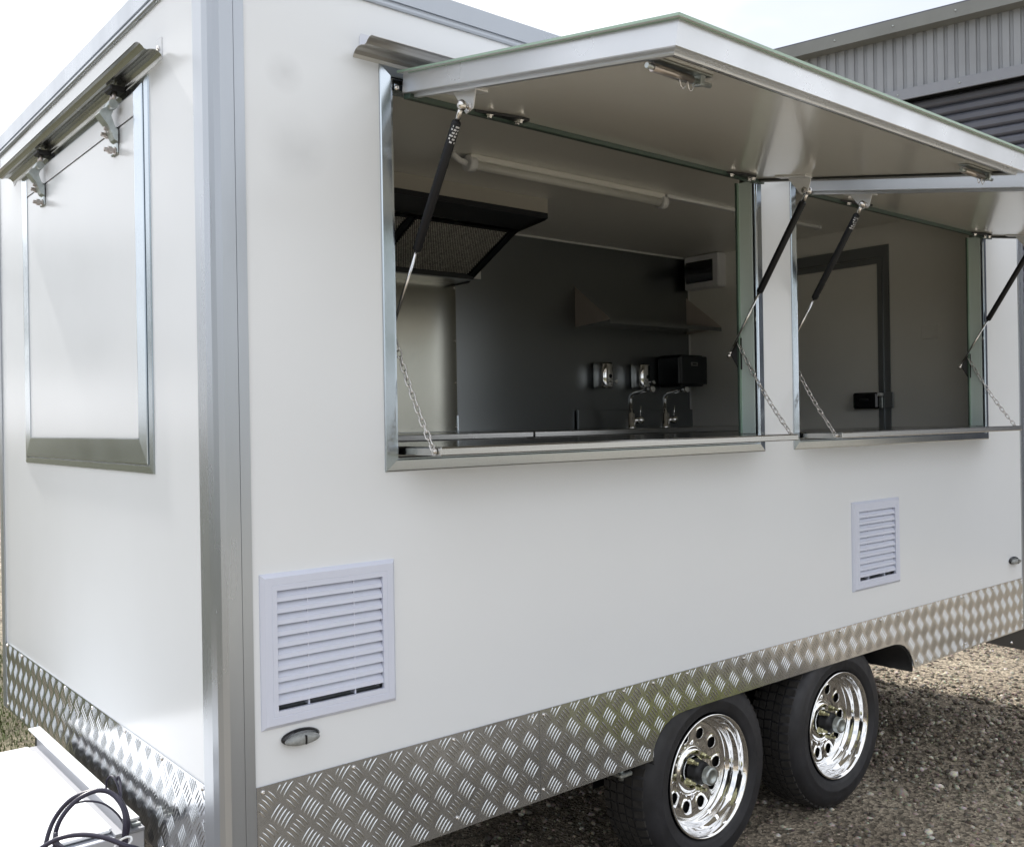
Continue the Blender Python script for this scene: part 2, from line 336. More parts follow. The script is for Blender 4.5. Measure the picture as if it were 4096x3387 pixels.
def stones(name, n, region, smin, smax, seed, power=2.2, light=.0):
    r = np.random.RandomState(seed)
    t = (1+5**.5)/2
    ico = np.array([(-1, t, 0), (1, t, 0), (-1, -t, 0), (1, -t, 0), (0, -1, t), (0, 1, t), (0, -1, -t), (0, 1, -t), (t, 0, -1), (t, 0, 1), (-t, 0, -1), (-t, 0, 1)], float); ico /= np.linalg.norm(ico[0])
    F = np.array([(0, 11, 5), (0, 5, 1), (0, 1, 7), (0, 7, 10), (0, 10, 11), (1, 5, 9), (5, 11, 4), (11, 10, 2), (10, 7, 6), (7, 1, 8), (3, 9, 4), (3, 4, 2), (3, 2, 6), (3, 6, 8), (3, 8, 9), (4, 9, 5), (2, 4, 11), (6, 2, 10), (8, 6, 7), (9, 8, 1)])
    pos = region(r, n); n = len(pos)
    size = smin + (smax-smin)*r.rand(n)**power*1.0
    V = ico[None]*(1+.22*r.randn(n, 12, 1)*.7)
    S = np.stack([size*(.8+.5*r.rand(n)), size*(.7+.4*r.rand(n)), size*(.45+.35*r.rand(n))], 1); V = V*S[:, None]
    a = r.rand(n)*2*PI; ca, sa = np.cos(a), np.sin(a); X = V[..., 0]*ca[:, None]-V[..., 1]*sa[:, None]; Y = V[..., 0]*sa[:, None]+V[..., 1]*ca[:, None]
    b = r.randn(n)*.35; cb, sb = np.cos(b), np.sin(b); Z = V[..., 2]*cb[:, None]+X*sb[:, None]; X = X*cb[:, None]-V[..., 2]*sb[:, None]
    V = np.stack([X, Y, Z], 2); V[..., 0] += pos[:, 0:1]; V[..., 1] += pos[:, 1:2]; V[..., 2] += (S[:, 2:3]*.25 - .003)
    V = V.reshape(-1, 3); FF = (F[None]+np.arange(n)[:, None, None]*12).reshape(-1, 3)
    me = bpy.data.meshes.new(name); me.vertices.add(len(V)); me.vertices.foreach_set('co', V.astype(np.float32).ravel())
    me.loops.add(len(FF)*3); me.loops.foreach_set('vertex_index', FF.astype(np.int32).ravel()); me.polygons.add(len(FF))
    me.polygons.foreach_set('loop_start', np.arange(0, len(FF)*3, 3, dtype=np.int32)); me.polygons.foreach_set('loop_total', np.full(len(FF), 3, np.int32))
    me.polygons.foreach_set('use_smooth', np.ones(len(FF), bool))
    me.update(); me.validate()
    tone = np.repeat(np.clip(r.rand(n)**1.4+light, 0, 1), 12).astype(np.float32)
    at = me.attributes.new('tone', 'FLOAT', 'POINT'); at.data.foreach_set('value', tone)
    me.materials.append(M['stone'])
    return link(name, me)
def reg_near(r, n):
    x = 1.0+r.rand(n)**.9*4.6; y = -1.3+r.rand(n)*3.2
    k = (y < 2.0); return np.stack([x, y], 1)[k]
def reg_far(r, n):
    x = 3.2+r.rand(n)*6; y = -.6+r.rand(n)*6.5; return np.stack([x, y], 1)
stuff(stones('gravel', 40000, reg_near, .0024, .0155, 1, 4.6, -.05)); tag(bpy.data.objects['gravel'], 'loose brown and pale gravel in the shade beside the trailer', 'gravel')
o = stuff(stones('gravel', 26000, reg_far, .003, .017, 2, 4.2, -.06)); tag(o, 'sunlit loose gravel behind the rear of the trailer', 'gravel')
def reg_bits(r, n):
    return np.stack([-3+r.rand(n)*4.2, 2.2+r.rand(n)*4], 1)
o = stuff(stones('stone_litter', 900, reg_bits, .004, .014, 3, 2.5)); tag(o, 'scattered small stones in the grass past the front wall', 'stones')
for i, (x, y, s_, ln, lab) in enumerate([(2.68, -.06, .030, .25, 'largest pale stone lying on the gravel right of the wheels'), (2.86, -.12, .018, .5, 'pale rounded stone just right of the largest stone'),
                                (2.42, -.30, .020, .45, 'pale stone low in the gravel near the bottom right'), (2.53, .03, .015, .5, 'flat pale stone between rear wheel and largest stone'),
                                (3.02, -.10, .020, .5, 'pale stone near the right edge beside the gravel shade')]):
    o = stones('loose_stone', 1, (lambda r, n, x=x, y=y: np.array([[x, y]])), s_, s_, 20+i, 1, ln); tag(o, lab, 'stone')

def grass(name, n, region, hmin, hmax, seed, m='grassleaf'):
    r = random.Random(seed); mb = MB()
    for _ in range(n):
        x, y = region(r); h = r.uniform(hmin, hmax); a = r.uniform(0, 2*PI); l = r.uniform(.2, .9)*h; wd = r.uniform(.0015, .004)
        dx, dy = math.cos(a), math.sin(a); px, py = -dy*wd, dx*wd
        mb.add([(x-px, y-py, 0), (x+px, y+py, 0), (x+px*.7+dx*l*.4, y+py*.7+dy*l*.4, h*.6), (x-px*.7+dx*l*.4, y-py*.7+dy*l*.4, h*.6), (x+dx*l, y+dy*l, h*.9)], [(0, 1, 2, 3), (3, 2, 4)])
    return stuff(mb.build(name, M[m], fix=False))
tag(grass('grass', 22000, lambda r: (r.uniform(-1.6, .9), 2.35+r.random()**1.4*3), .008, .036, 5), 'patchy short grass and leaf litter past the front corner', 'grass')
tag(grass('grass', 6000, lambda r: (r.uniform(-12, 14), -12.2-r.random()*6), .05, .16, 6), 'longer sunny grass across the yard behind the photographer', 'grass')

for i_ in (2,):
    tag(grass('weed_patch', 2600, lambda r: (r.uniform(2.3, 3.5), -1.0-r.random()**1.3*.7), .02, .07, 11, 'weed'), 'bright yellow green weeds at the edge of the gravel beside the photographer', 'weeds')
for o_ in list(sc.objects):
    if o_.type == 'MESH': o_.location.z = -.0215
# ================================================================== TRAILER
T = thing('food_trailer', (2, 1, 0), 'white tandem axle food trailer with two open serving hatches', 'food trailer')
YB = 2.045; XE = 4.02; ZS, ZT = .412, 2.500
def holed(name, m, us, vs, holes, place, thick):
    # plate in u,v with rectangular holes; place(u,v,d) -> xyz
    U = sorted(set([us[0], us[1]]+[h[0] for h in holes]+[h[1] for h in holes])); V = sorted(set([vs[0], vs[1]]+[h[2] for h in holes]+[h[3] for h in holes]))
    def solid(i, j):
        if i < 0 or j < 0 or i >= len(U)-1 or j >= len(V)-1: return False
        u = (U[i]+U[i+1])/2; v = (V[j]+V[j+1])/2
        return not any(h[0] < u < h[1] and h[2] < v < h[3] for h in holes)
    mb = MB()
    for i in range(len(U)-1):
        for j in range(len(V)-1):
            if not solid(i, j): continue
            a, b, c, d = (U[i], V[j]), (U[i+1], V[j]), (U[i+1], V[j+1]), (U[i], V[j+1])
            mb.add([place(*p, 0) for p in (a, b, c, d)], [(0, 1, 2, 3)]); mb.add([place(*p, thick) for p in (a, b, c, d)], [(3, 2, 1, 0)])
            for (di, dj, p, q) in ((-1, 0, d, a), (1, 0, b, c), (0, -1, a, b), (0, 1, c, d)):
                if not solid(i+di, j+dj): mb.add([place(*p, 0), place(*q, 0), place(*q, thick), place(*p, thick)], [(0, 1, 2, 3)])
    return mb.build(name, m, T)
W1 = (.450, 1.885, 1.353, 2.265); W2 = (2.125, 3.575, 1.353, 2.265)
V1 = (.1265, .397, .811, 1.075); V2 = (2.500, 2.765, .811, 1.073)
holed('side_wall', M['panel'], (.02, XE-.02), (.42, 2.47), [W1, W2, V1, V2, (1.345, 2.905, .42, .536)], lambda u, v, d: (u, d, v), .03)
holed('inner_side_lining', M['panel_in'], (.06, XE-.08), (.545, 2.44), [W1, W2], lambda u, v, d: (u, .034+d, v), .026)
MB().box(0, .06, .02, YB-.02, .42, 2.47).build('front_wall', M['panel'], T)
MB().box(.06, XE-.02, YB-.06, YB, .42, 2.47).build('far_side_wall', M['panel_in'], T)
holed('rear_wall', M['panel_in'], (.062, YB-.062), (.42, 2.47), [(.665, 1.33, .50, 2.235)], lambda u, v, d: (3.875+d, u, v), .12)
MB().box(.06, 3.87, .264, YB-.06, .42, .50).box(.06, 1.33, .06, .264, .42, .50).box(2.92, 3.87, .06, .264, .42, .50).box(1.33, 2.92, .06, .264, .537, .544).build('floor_panel', M['floor_vinyl'], T)
MB().box(.03, XE-.03, .03, YB-.03, 2.472, ZT-.003).build('roof_panel', M['panel'], T)
MB().box(.062, 3.87, .062, YB-.062, 2.432, 2.468).build('ceiling_panel', M['panel_in'], T)

# corner posts (extruded profile in plan, standing)
def post(fx, fy, ox, oy, label=None):
    # fx, fy: direction into the body along x and y from the corner (ox, oy)
    pr = [(-.0045, .086), (-.0045, .036), (.000, .016), (.007, .004), (.018, -.0045), (.0485, -.0045), (.0485, -.0025), (.050, -.0025), (.050, -.0045), (.073, -.0045), (.0745, -.0005), (.0745, .0), (.02, .0), (.0, .02), (.0, .086)]
    mb = MB(); mb.prism([(ox+fx*p[0], oy+fy*p[1], ZS-.002 if (fx > 0 and fy > 0) else ZS) for p in pr], (0, 0, 2.503-ZS)); return mb.build('corner_post', M['alu'], T)
post(1, 1, 0, 0); post(-1, 1, XE, 0); post(1, -1, 0, YB); post(-1, -1, XE, YB)

# roof trim
def trim(kind):
    # profile: (out, z), out = outward from wall plane
    pr = [(0, 2.436), (.006, 2.436), (.009, 2.440), (.009, 2.446), (.005, 2.449), (.005, 2.452), (.010, 2.453), (.0105, 2.500), (.002, 2.5065), (-.030, 2.5075), (-.030, 2.501), (0, 2.501)]
    mb = MB()
    if kind == 'side': mb.prism([(0.0, -o, z) for o, z in pr], (XE, 0, 0))
    if kind == 'front': mb.prism([(-o, 0.0, z) for o, z in pr], (0, YB, 0))
    if kind == 'rear': mb.prism([(XE+o, 0.0, z) for o, z in pr], (0, YB, 0))
    if kind == 'far': mb.prism([(0.0, YB+o, z) for o, z in pr], (XE, 0, 0))
    # mitred ends approximated by small corner block
    return mb.build('roof_trim', M['alu'], T)
for k in ('side', 'front', 'rear', 'far'): trim(k)
for (x, y) in ((0, 0), (XE, 0), (0, YB), (XE, YB)):
    MB().box(x-.0112, x+.0112, y-.0112, y+.0112, 2.4355, 2.5085, .003).build('trim_corner_cap', M['alu'], T)

# ---- tread plate skirts
ARCH = [(1.339, .412), (1.341, .440), (1.352, .463), (1.370, .486), (1.395, .506), (1.425, .520), (1.460, .528), (1.50, .531), (2.70, .531), (2.765, .530), (2.80, .524), (2.835, .511), (2.865, .488), (2.888, .462), (2.902, .436), (2.909, .412)]
def arch_z(x):
    if x <= ARCH[0][0] or x >= ARCH[-1][0]: return .412
    for a, b in zip(ARCH, ARCH[1:]):
        if a[0] <= x <= b[0] and b[0] > a[0]: return a[1]+(b[1]-a[1])*(x-a[0])/(b[0]-a[0])
    return .412
def skirt_plate(x0, x1, arch, yo):
    mb = MB(); top = .655
    if arch: poly = [(x0, .412)]+ARCH+[(x1, .412), (x1, top), (x0, top)]
    else: poly = [(x0, .412), (x1, .412), (x1, top), (x0, top)]
    if arch:
        # triangulate as column strips
        xsx = sorted(set([x0, x1]+[a[0] for a in ARCH]))
        for a, b in zip(xsx, xsx[1:]):
            za, zb = arch_z(a+1e-6), arch_z(b-1e-6)
            mb.add([(a, yo, za), (b, yo, zb), (b, yo, top), (a, yo, top)], [(0, 1, 2, 3)]); mb.add([(a, 0, za), (b, 0, zb), (b, yo, zb), (a, yo, za)], [(0, 1, 2, 3)])
        mb.add([(x0, yo, top), (x1, yo, top), (x1, 0, top), (x0, 0, top)], [(0, 1, 2, 3)])
        mb.add([(x0, yo, .412), (x0, yo, top), (x0, 0, top), (x0, 0, .412)], [(0, 1, 2, 3)]); mb.add([(x1, yo, .412), (x1, yo, top), (x1, 0, top), (x1, 0, .412)], [(0, 1, 2, 3)])
    else: mb.box(x0, x1, yo, 0, .412, top)
    return mb.build('tread_plate_skirt', M['tread'], T)
sk = [skirt_plate(.0755, .8875, False, -.003), skirt_plate(.8883, 3.338, True, -.0031), skirt_plate(3.3388, 3.945, False, -.003)]
fsk = MB().box(-.003, 0, .087, 1.958, .412, .655).build('tread_plate_skirt', M['tread'], T)
BARV = []
def bar_shape(L=.0385, W=.0052, H=.0016, n=7):
    vs = []; fs = []
    for i in range(n+1):
        t = i/n*2-1; ww = W/2*math.sqrt(max(0, 1-t*t))**1.1; hh = H*math.sqrt(max(0, 1-t*t*.98))
        bow = .0009*(1-t*t)
        vs += [(t*L/2, -ww+bow, 0), (t*L/2, -ww*.35+bow, hh*.85), (t*L/2, ww*.35+bow, hh*.85), (t*L/2, ww+bow, 0)]
    for i in range(n):
        for k in range(3): fs.append((i*4+k, (i+1)*4+k, (i+1)*4+k+1, i*4+k+1))
    return vs, fs
bv, bf = bar_shape()
def bars(u0, u1, v0, v1, place, ok, parent, ph=(0, 0), flip=1):
    mb = MB(); P = .0722; Q = .0717
    i0 = int((u0-.134)/P)-2; i1 = int((u1-.134)/P)+2
    for i in range(i0, i1+1):
        for j in range(-4, 4):
            for typ in (0, 1):
                cu = .134+ph[0]+(i+.5*typ)*P; cv = .578+ph[1]+(j+.5*typ)*Q
                ang = math.radians(51.3 if typ == 0 else -50.7); du, dv = math.cos(ang), math.sin(ang); nu, nv = -dv, du
                for k in range(-2, 3):
                    # groups sheared so that bar centres run across the group at 45 degrees
                    if typ == 0: c0 = (cu+k*.0077, cv-k*.0074)
                    else: c0 = (cu+k*.0074, cv+k*.0071)
                    pts = []
                    for (a, b, h) in bv:
                        pts.append((c0[0]+a*du+b*nu, c0[1]+a*dv+b*nv, h))
                    if not all(ok(p[0], p[1]) for p in pts):
                        if not ok(*c0) : continue
                        ts = [p for p in range(0, len(bv), 4) if ok(pts[p][0], pts[p][1]) and ok(pts[p+3][0], pts[p+3][1])]
                        if len(ts) < 3: continue
                        lo, hi = ts[0]//4, ts[-1]//4
                        sub = pts[lo*4:(hi+1)*4]; fs = [(q*4+r_, (q+1)*4+r_, (q+1)*4+r_+1, q*4+r_+1) for q in range(hi-lo) for r_ in range(3)]
                        mb.add([place(*p) for p in sub], fs, True)
                    else: mb.add([place(*p) for p in pts], bf, True)
    return stuff(mb.build('tread_bars', M['tread_bar'], parent, fix=False))
e_ = .002
bars(.0755, .8875, .412, .655, lambda u, v, h: (u, -.0031-h, v), lambda u, v: .0755+e_ < u < .8875-e_ and .412+e_ < v < .655-.001, sk[0])
bars(.8883, 3.338, .412, .655, lambda u, v, h: (u, -.0032-h, v), lambda u, v: .8883+e_ < u < 3.338-e_ and arch_z(u)+e_ < v < .655-.001, sk[1], ph=(.012, .004))
bars(3.3388, 3.945, .412, .655, lambda u, v, h: (u, -.0031-h, v), lambda u, v: 3.3388+e_ < u < 3.945-e_ and .412+e_ < v < .655-.001, sk[2], ph=(-.01, -.02))
bars(.087, 1.958, .412, .655, lambda u, v, h: (-.0031-h, u, v), lambda u, v: .087+e_ < u < 1.958-e_ and .412+e_ < v < .655-.001, fsk, ph=(.02, -.006))
def add_rivets(parent, pts, place):
    r0 = None
    for (u, v) in pts:
        mb = MB(); rivet(mb, (0, 0, 0), place(0, 0, 1), .0042)
        if r0 is None: r0 = mb.build('rivet', M['bolt'], parent)
        else:
            o = r0.copy(); sc.collection.objects.link(o); r0_ = o
        (r0 if len(add_rivets.seen) == 0 else r0).location
        (r0 if (u, v) == pts[0] else o).location = place(u, v, 0)
        if (u, v) != pts[0]: o.parent = parent
add_rivets.seen = []
ps = lambda u, v, a: Vector((0, -1, 0)) if a else Vector((u, -.0033, v))
pf = lambda u, v, a: Vector((-1, 0, 0)) if a else Vector((-.0033, u, v))
add_rivets(sk[0], [(.090, .642), (.315, .642), (.602, .641), (.864, .642), (.609, .443), (.871, .443), (.32, .443)], ps)
add_rivets(sk[1], [(.904, .641), (1.218, .644), (1.345, .644), (1.502, .644), (1.788, .643), (2.08, .639), (2.368, .642), (2.655, .642), (2.788, .642), (3.05, .642), (3.325, .642), (.899, .439), (1.324, .445), (2.925, .436), (3.325, .436)], ps)
add_rivets(sk[2], [(3.352, .642), (3.63, .642), (3.93, .642), (3.352, .437), (3.60, .443), (3.935, .455)], ps)
add_rivets(fsk, [(.10, .645), (.35, .645), (.62, .645), (.90, .645), (1.18, .645), (1.46, .645), (1.72, .645), (1.94, .645), (.35, .43), (.9, .43), (1.5, .43), (1.72, .43), (1.94, .43)], pf)

# ---- louvred vents
def vent(x0, x1, z0, z1, H, label):
    fr = MB(); hx0, hx1, hz0, hz1 = H
    # mitred bevelled frame: outer edge at wall, rises to 9 mm, flat, then inner edge
    def ring(ox, oz, y): return [(hx0-ox, y, hz0-oz), (hx1+ox, y, hz0-oz), (hx1+ox, y, hz1+oz), (hx0-ox, y, hz1+oz)]
    wx = (x1-x0-(hx1-hx0))/2; wz = (z1-z0-(hz1-hz0))/2
    rings = [ring(wx, wz, 0), ring(wx-.001, wz-.001, -.0035), ring(wx-.009, wz-.009, -.0105), ring(.013, .013, -.0105), ring(.0125, .0125, -.0098), ring(.0115, .0115, -.0098), ring(.011, .011, -.0105), ring(0, 0, -.0105), ring(0, 0, .012)]
    vs = sum(rings, []); fs = [(i*4+k, i*4+(k+1) % 4, (i+1)*4+(k+1) % 4, (i+1)*4+k) for i in range(len(rings)-1) for k in range(4)]
    fr.add(vs, fs)
    F = fr.build('louvre_vent', M['plastic'], T); F['label'] = label
    n = 10; pt = (hz1-hz0-.013)/n; s0 = None
    for k in range(n):
        zt = hz1-.001-k*pt
        mb = MB(); pr = [(.0075, 0.0035), (-.0050, -pt*.52), (-.0072, -pt*.58), (-.0080, -pt*.96), (-.0060, -pt*.97), (-.0050, -pt*.64), (.0085, .0)]
        if s0 is None:
            mb.prism([(hx0+.0005, y, z) for y, z in pr], (hx1-hx0-.001, 0, 0)); s0 = mb.build('slat', M['plastic'], F); s0.location.z = zt
        else:
            o = s0.copy(); sc.collection.objects.link(o); o.parent = F; o.location.z = zt
    for q in (.29, .73):
        xx = hx0+(hx1-hx0)*q; MB().box(xx-.0018, xx+.0018, -.0012, .018, hz0, hz1).build('mullion', M['plastic'], F)
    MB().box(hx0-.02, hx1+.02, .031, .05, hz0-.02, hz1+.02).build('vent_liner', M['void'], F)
    return F
vent(.085, .430, .773, 1.113, V1, 'pale louvred vent near the front corner post')
vent(2.453, 2.798, .774, 1.111, V2, 'louvred vent above the rear wheel')

# ---- marker lamps
def lamp(cx, cz, label):
    mb = MB(); n = 24; w_, h_ = .046, .017
    ring = lambda a, b, y: [(cx+a*math.cos(2*PI*k/n), y, cz+b*math.sin(2*PI*k/n)) for k in range(n)]
    rs = [ring(w_*1.0, h_*1.05, 0), ring(w_*1.0, h_*1.05, -.006), ring(w_*.86, h_*.8, -.010)]
    mb.add(sum(rs, []), [(i*n+k, i*n+(k+1) % n, (i+1)*n+(k+1) % n, (i+1)*n+k) for i in range(2) for k in range(n)], True)
    B = mb.build('marker_lamp', M['black_gloss'], T); B['label'] = label
    mb = MB(); cz -= .0035; rs = [ring(w_*.90, h_*.74, -.009), ring(w_*.86, h_*.66, -.020), ring(w_*.76, h_*.50, -.0235), ring(w_*.3, h_*.2, -.0245)]
    mb.add(sum(rs, []), [(i*n+k, i*n+(k+1) % n, (i+1)*n+(k+1) % n, (i+1)*n+k) for i in range(3) for k in range(n)], True); mb.add(rs[-1], [tuple(range(n))])
    mb.build('lens', M['lens'], B)
    MB().box(cx+.001, cx+.006, -.0256, -.012, cz-.010, cz+.010, .001).build('lens_rib', M['black_gloss'], B)
lamp(.181, .7435, 'small oval marker lamp below the front louvred vent'); lamp(3.85, .747, 'small oval marker lamp near the rear corner post')

# ---- serving window frames
def ring_frame(name, O, I, prof, m, label=None, parent=T, axis='y'):
    # O outer rect (u0,u1,v0,v1), I inner rect ; prof list (t 0 outer..1 inner, out)
    rs = []
    for t, o in prof:
        u0 = O[0]+(I[0]-O[0])*t; u1 = O[1]+(I[1]-O[1])*t; v0 = O[2]+(I[2]-O[2])*t; v1 = O[3]+(I[3]-O[3])*t
        for (u, v) in ((u0, v0), (u1, v0), (u1, v1), (u0, v1)):
            rs.append((u, -o, v) if axis == 'y' else (-o, u, v))
    fs = [(i*4+k, i*4+(k+1) % 4, (i+1)*4+(k+1) % 4, (i+1)*4+k) for i in range(len(prof)-1) for k in range(4)]
    o = MB().add(rs, fs).build(name, m, parent)
    if label: o['label'] = label
    return o
fp = [(0, 0), (.02, .003), (.10, .0045), (.80, .0085), (.86, .0085), (.93, .005), (1, .005), (1, -.055)]
f1 = ring_frame('window_frame', (.415, 1.927, 1.321, 2.296), W1, fp, M['alu_bright'], 'silver frame of the nearer serving window')
f2 = ring_frame('window_frame', (2.096, 3.613, 1.321, 2.296), W2, fp, M['alu_bright'], 'silver frame of the further serving window')
for (wd, fr) in ((W1, f1), (W2, f2)):
    MB().box(wd[1]-.0045, wd[1]-.001, .004, .056, wd[2]+.03, wd[3]-.03).build('jamb_liner', M['jamb'], fr)
    MB().box(wd[1]-.012, wd[1]-.001, .0565, .0605, wd[2]+.03, wd[3]-.03).build('green_edge_strip', M['green'], fr)
    MB().box(wd[1]-.018, wd[1]-.012, .058, .062, wd[2]+.03, wd[3]-.03).build('green_edge_strip', M['green_dk'], fr)
    MB().box(wd[0]+.001, wd[0]+.0045, .004, .06, wd[2]+.03, wd[3]-.03).build('jamb_liner', M['alu_bright'], fr)

# ---- open hatches
AL = math.atan2(.151, .848)
def hatch(x0, x1, label):
    # local frame: u outward+down, w normal up; origin at inner lower lip corner (y=-.022, z=2.221)
    O = Vector((0, -.022, 2.2215)); eu = Vector((0, -math.cos(AL), -math.sin(AL))); ew = Vector((0, -math.sin(AL), math.cos(AL)))
    X = Vector((1, 0, 0)); L = .861
    def P(x, u, w_): return O+X*x+eu*u+ew*w_
    def bx(mb, xa, xb, ua, ub, wa, wb, b=0.):
        tmp = MB().box(xa, xb, ua, ub, wa, wb, b); mb.add([P(*p) for p in tmp.v], tmp.f); return mb
    # aluminium rim: face 45 mm deep, then a set-back ledge below
    def rail(pts3, m, name):
        return
    inset = .024
    H = MB()
    rings = [(0, .052, 0), (0, .0065, 0), (.002, .0045, 0), (inset*.72, .0045, 0), (inset*.72, .000, 0), (inset*.78, -.0035, 0), (inset+.004, -.0035, 0), (inset+.004, .0075, 0), (inset+.018, .0075, 0)]
    vs = []
    for (ins, w_, _) in rings:
        for (x, u) in ((x0+ins, -.004+ins*.3), (x1-ins, -.004+ins*.3), (x1-ins, L-ins), (x0+ins, L-ins)): vs.append(P(x, u, w_+.0035))
    fs = [(i*4+k, i*4+(k+1) % 4, (i+1)*4+(k+1) % 4, (i+1)*4+k) for i in range(len(rings)-1) for k in range(4)]
    H.add(vs, fs); F = H.build('serving_hatch', M['alu_rim'], T); F['label'] = label
    mb = MB(); bx(mb, x0-.014, x1+.012, -.012, L+.012, .0545, .0585, .0008); mb.build('hatch_skin', M['panel'], F)
    mb = MB()
    for (a, b, c, d) in ((x0-.0146, x0-.0138, -.012, L+.0125), (x1+.0118, x1+.0126, -.012, L+.0125), (x0-.014, x1+.012, L+.0118, L+.0128)): bx(mb, a, b, c, d, .0540, .0590)
    mb.build('green_film_edge', M['green'], F)
    mb = MB(); bx(mb, x0-.004, x1+.004, .02, L+.004, .0530, .0545); mb.build('film_backing', M['green'], F)
    mb = MB(); bx(mb, x0+inset+.014, x1-inset-.014, .020, L-inset-.014, .0085, .050); mb.build('hatch_panel', M['hatch_white'], F)
    mb = MB()
    for (a, b, c, d) in ((x0+inset+.004, x0+inset+.016, .01, L-inset), (x1-inset-.016, x1-inset-.004, .01, L-inset), (x0+inset, x1-inset, L-inset-.018, L-inset-.006)): bx(mb, a, b, c, d, .004, .0095)
    mb.build('rubber_seal', M['rubber'], F)
    mb = MB(); bx(mb, x0+.006, x1-.006, -.004, .022, -.004, .008); mb.build('hinge_side_seal', M['green_dk'], F)
    # black hinge plates with three bolts
    for xc, sg in ((x0+.285, 1), (x1-.150, -1)):
        mb = MB(); pts = [(xc-.085*1, .024), (xc+.075, .024), (xc+.060, .068), (xc+.02, .070)] if sg > 0 else [(xc-.060, .024), (xc+.065, .024), (xc+.04, .066), (xc-.02, .068)]
        mb.prism([P(a, b, .0012) for a, b in pts], ew*.006); h = mb.build('hinge_plate', M['black_steel'], F)
        for (a, b) in ((xc-.045, .034), (xc+.045, .036), (xc+.035, .060)):
            mb = MB(); hex_bolt(mb, P(a, b, .0008), -ew, .0068, .0085); mb.build('hinge_bolt', M['bolt'], h)
    # toggle bolts near the outer corners
    for xc in (x0+.115, x1-.095):
        u = L-.088; bp = MB(); bx(bp, xc-.080, xc+.078, u-.015, u+.015, .004, .0072, .001); K = bp.build('toggle_bolt', M['zinc'], F)
        mb = MB(); mb.tube([P(xc-.075, u, -.008), P(xc+.035, u, -.008)], .0085, 12); mb.build('toggle_barrel', M['bolt_dark'], F)
        mb = MB(); mb.tube([P(xc-.090, u, -.008), P(xc+.090, u, -.008)], .0052, 10); bx(mb, xc+.05, xc+.062, u-.012, u+.012, -.016, .005, .002); mb.build('toggle_pin', M['zinc'], F)
        mb = MB(); tt = [P(xc-.005+.045*(k/14), u+.006, -.014-.016*abs(math.sin(k/14*2*PI))) for k in range(15)]; mb.tube(tt, .0011, 6); mb.build('spring_clip', M['bolt'], F)
    return F, P, eu, ew
hA, PA, eu, ew = hatch(.468, 1.893, 'open hatch over the nearer serving window'); hB, PB, _, _ = hatch(2.146, 3.590, 'open hatch over the further serving window')
# hinge rail on the wall
for (a, b) in ((.453, 1.88), (2.130, 3.570)):
    MB().box(a, b, -.010, .03, 2.240, 2.254, .001).build('hinge_rail', M['alu_bright'], T)
    MB().box(a, b, .002, .03, 2.254, 2.264).build('header_seal', M['rubber'], T)
    mb = MB(); rivet(mb, (a+.006, -.011, 2.244), (0, -1, 0), .006); mb.build('rail_rivet', M['bolt'], T)

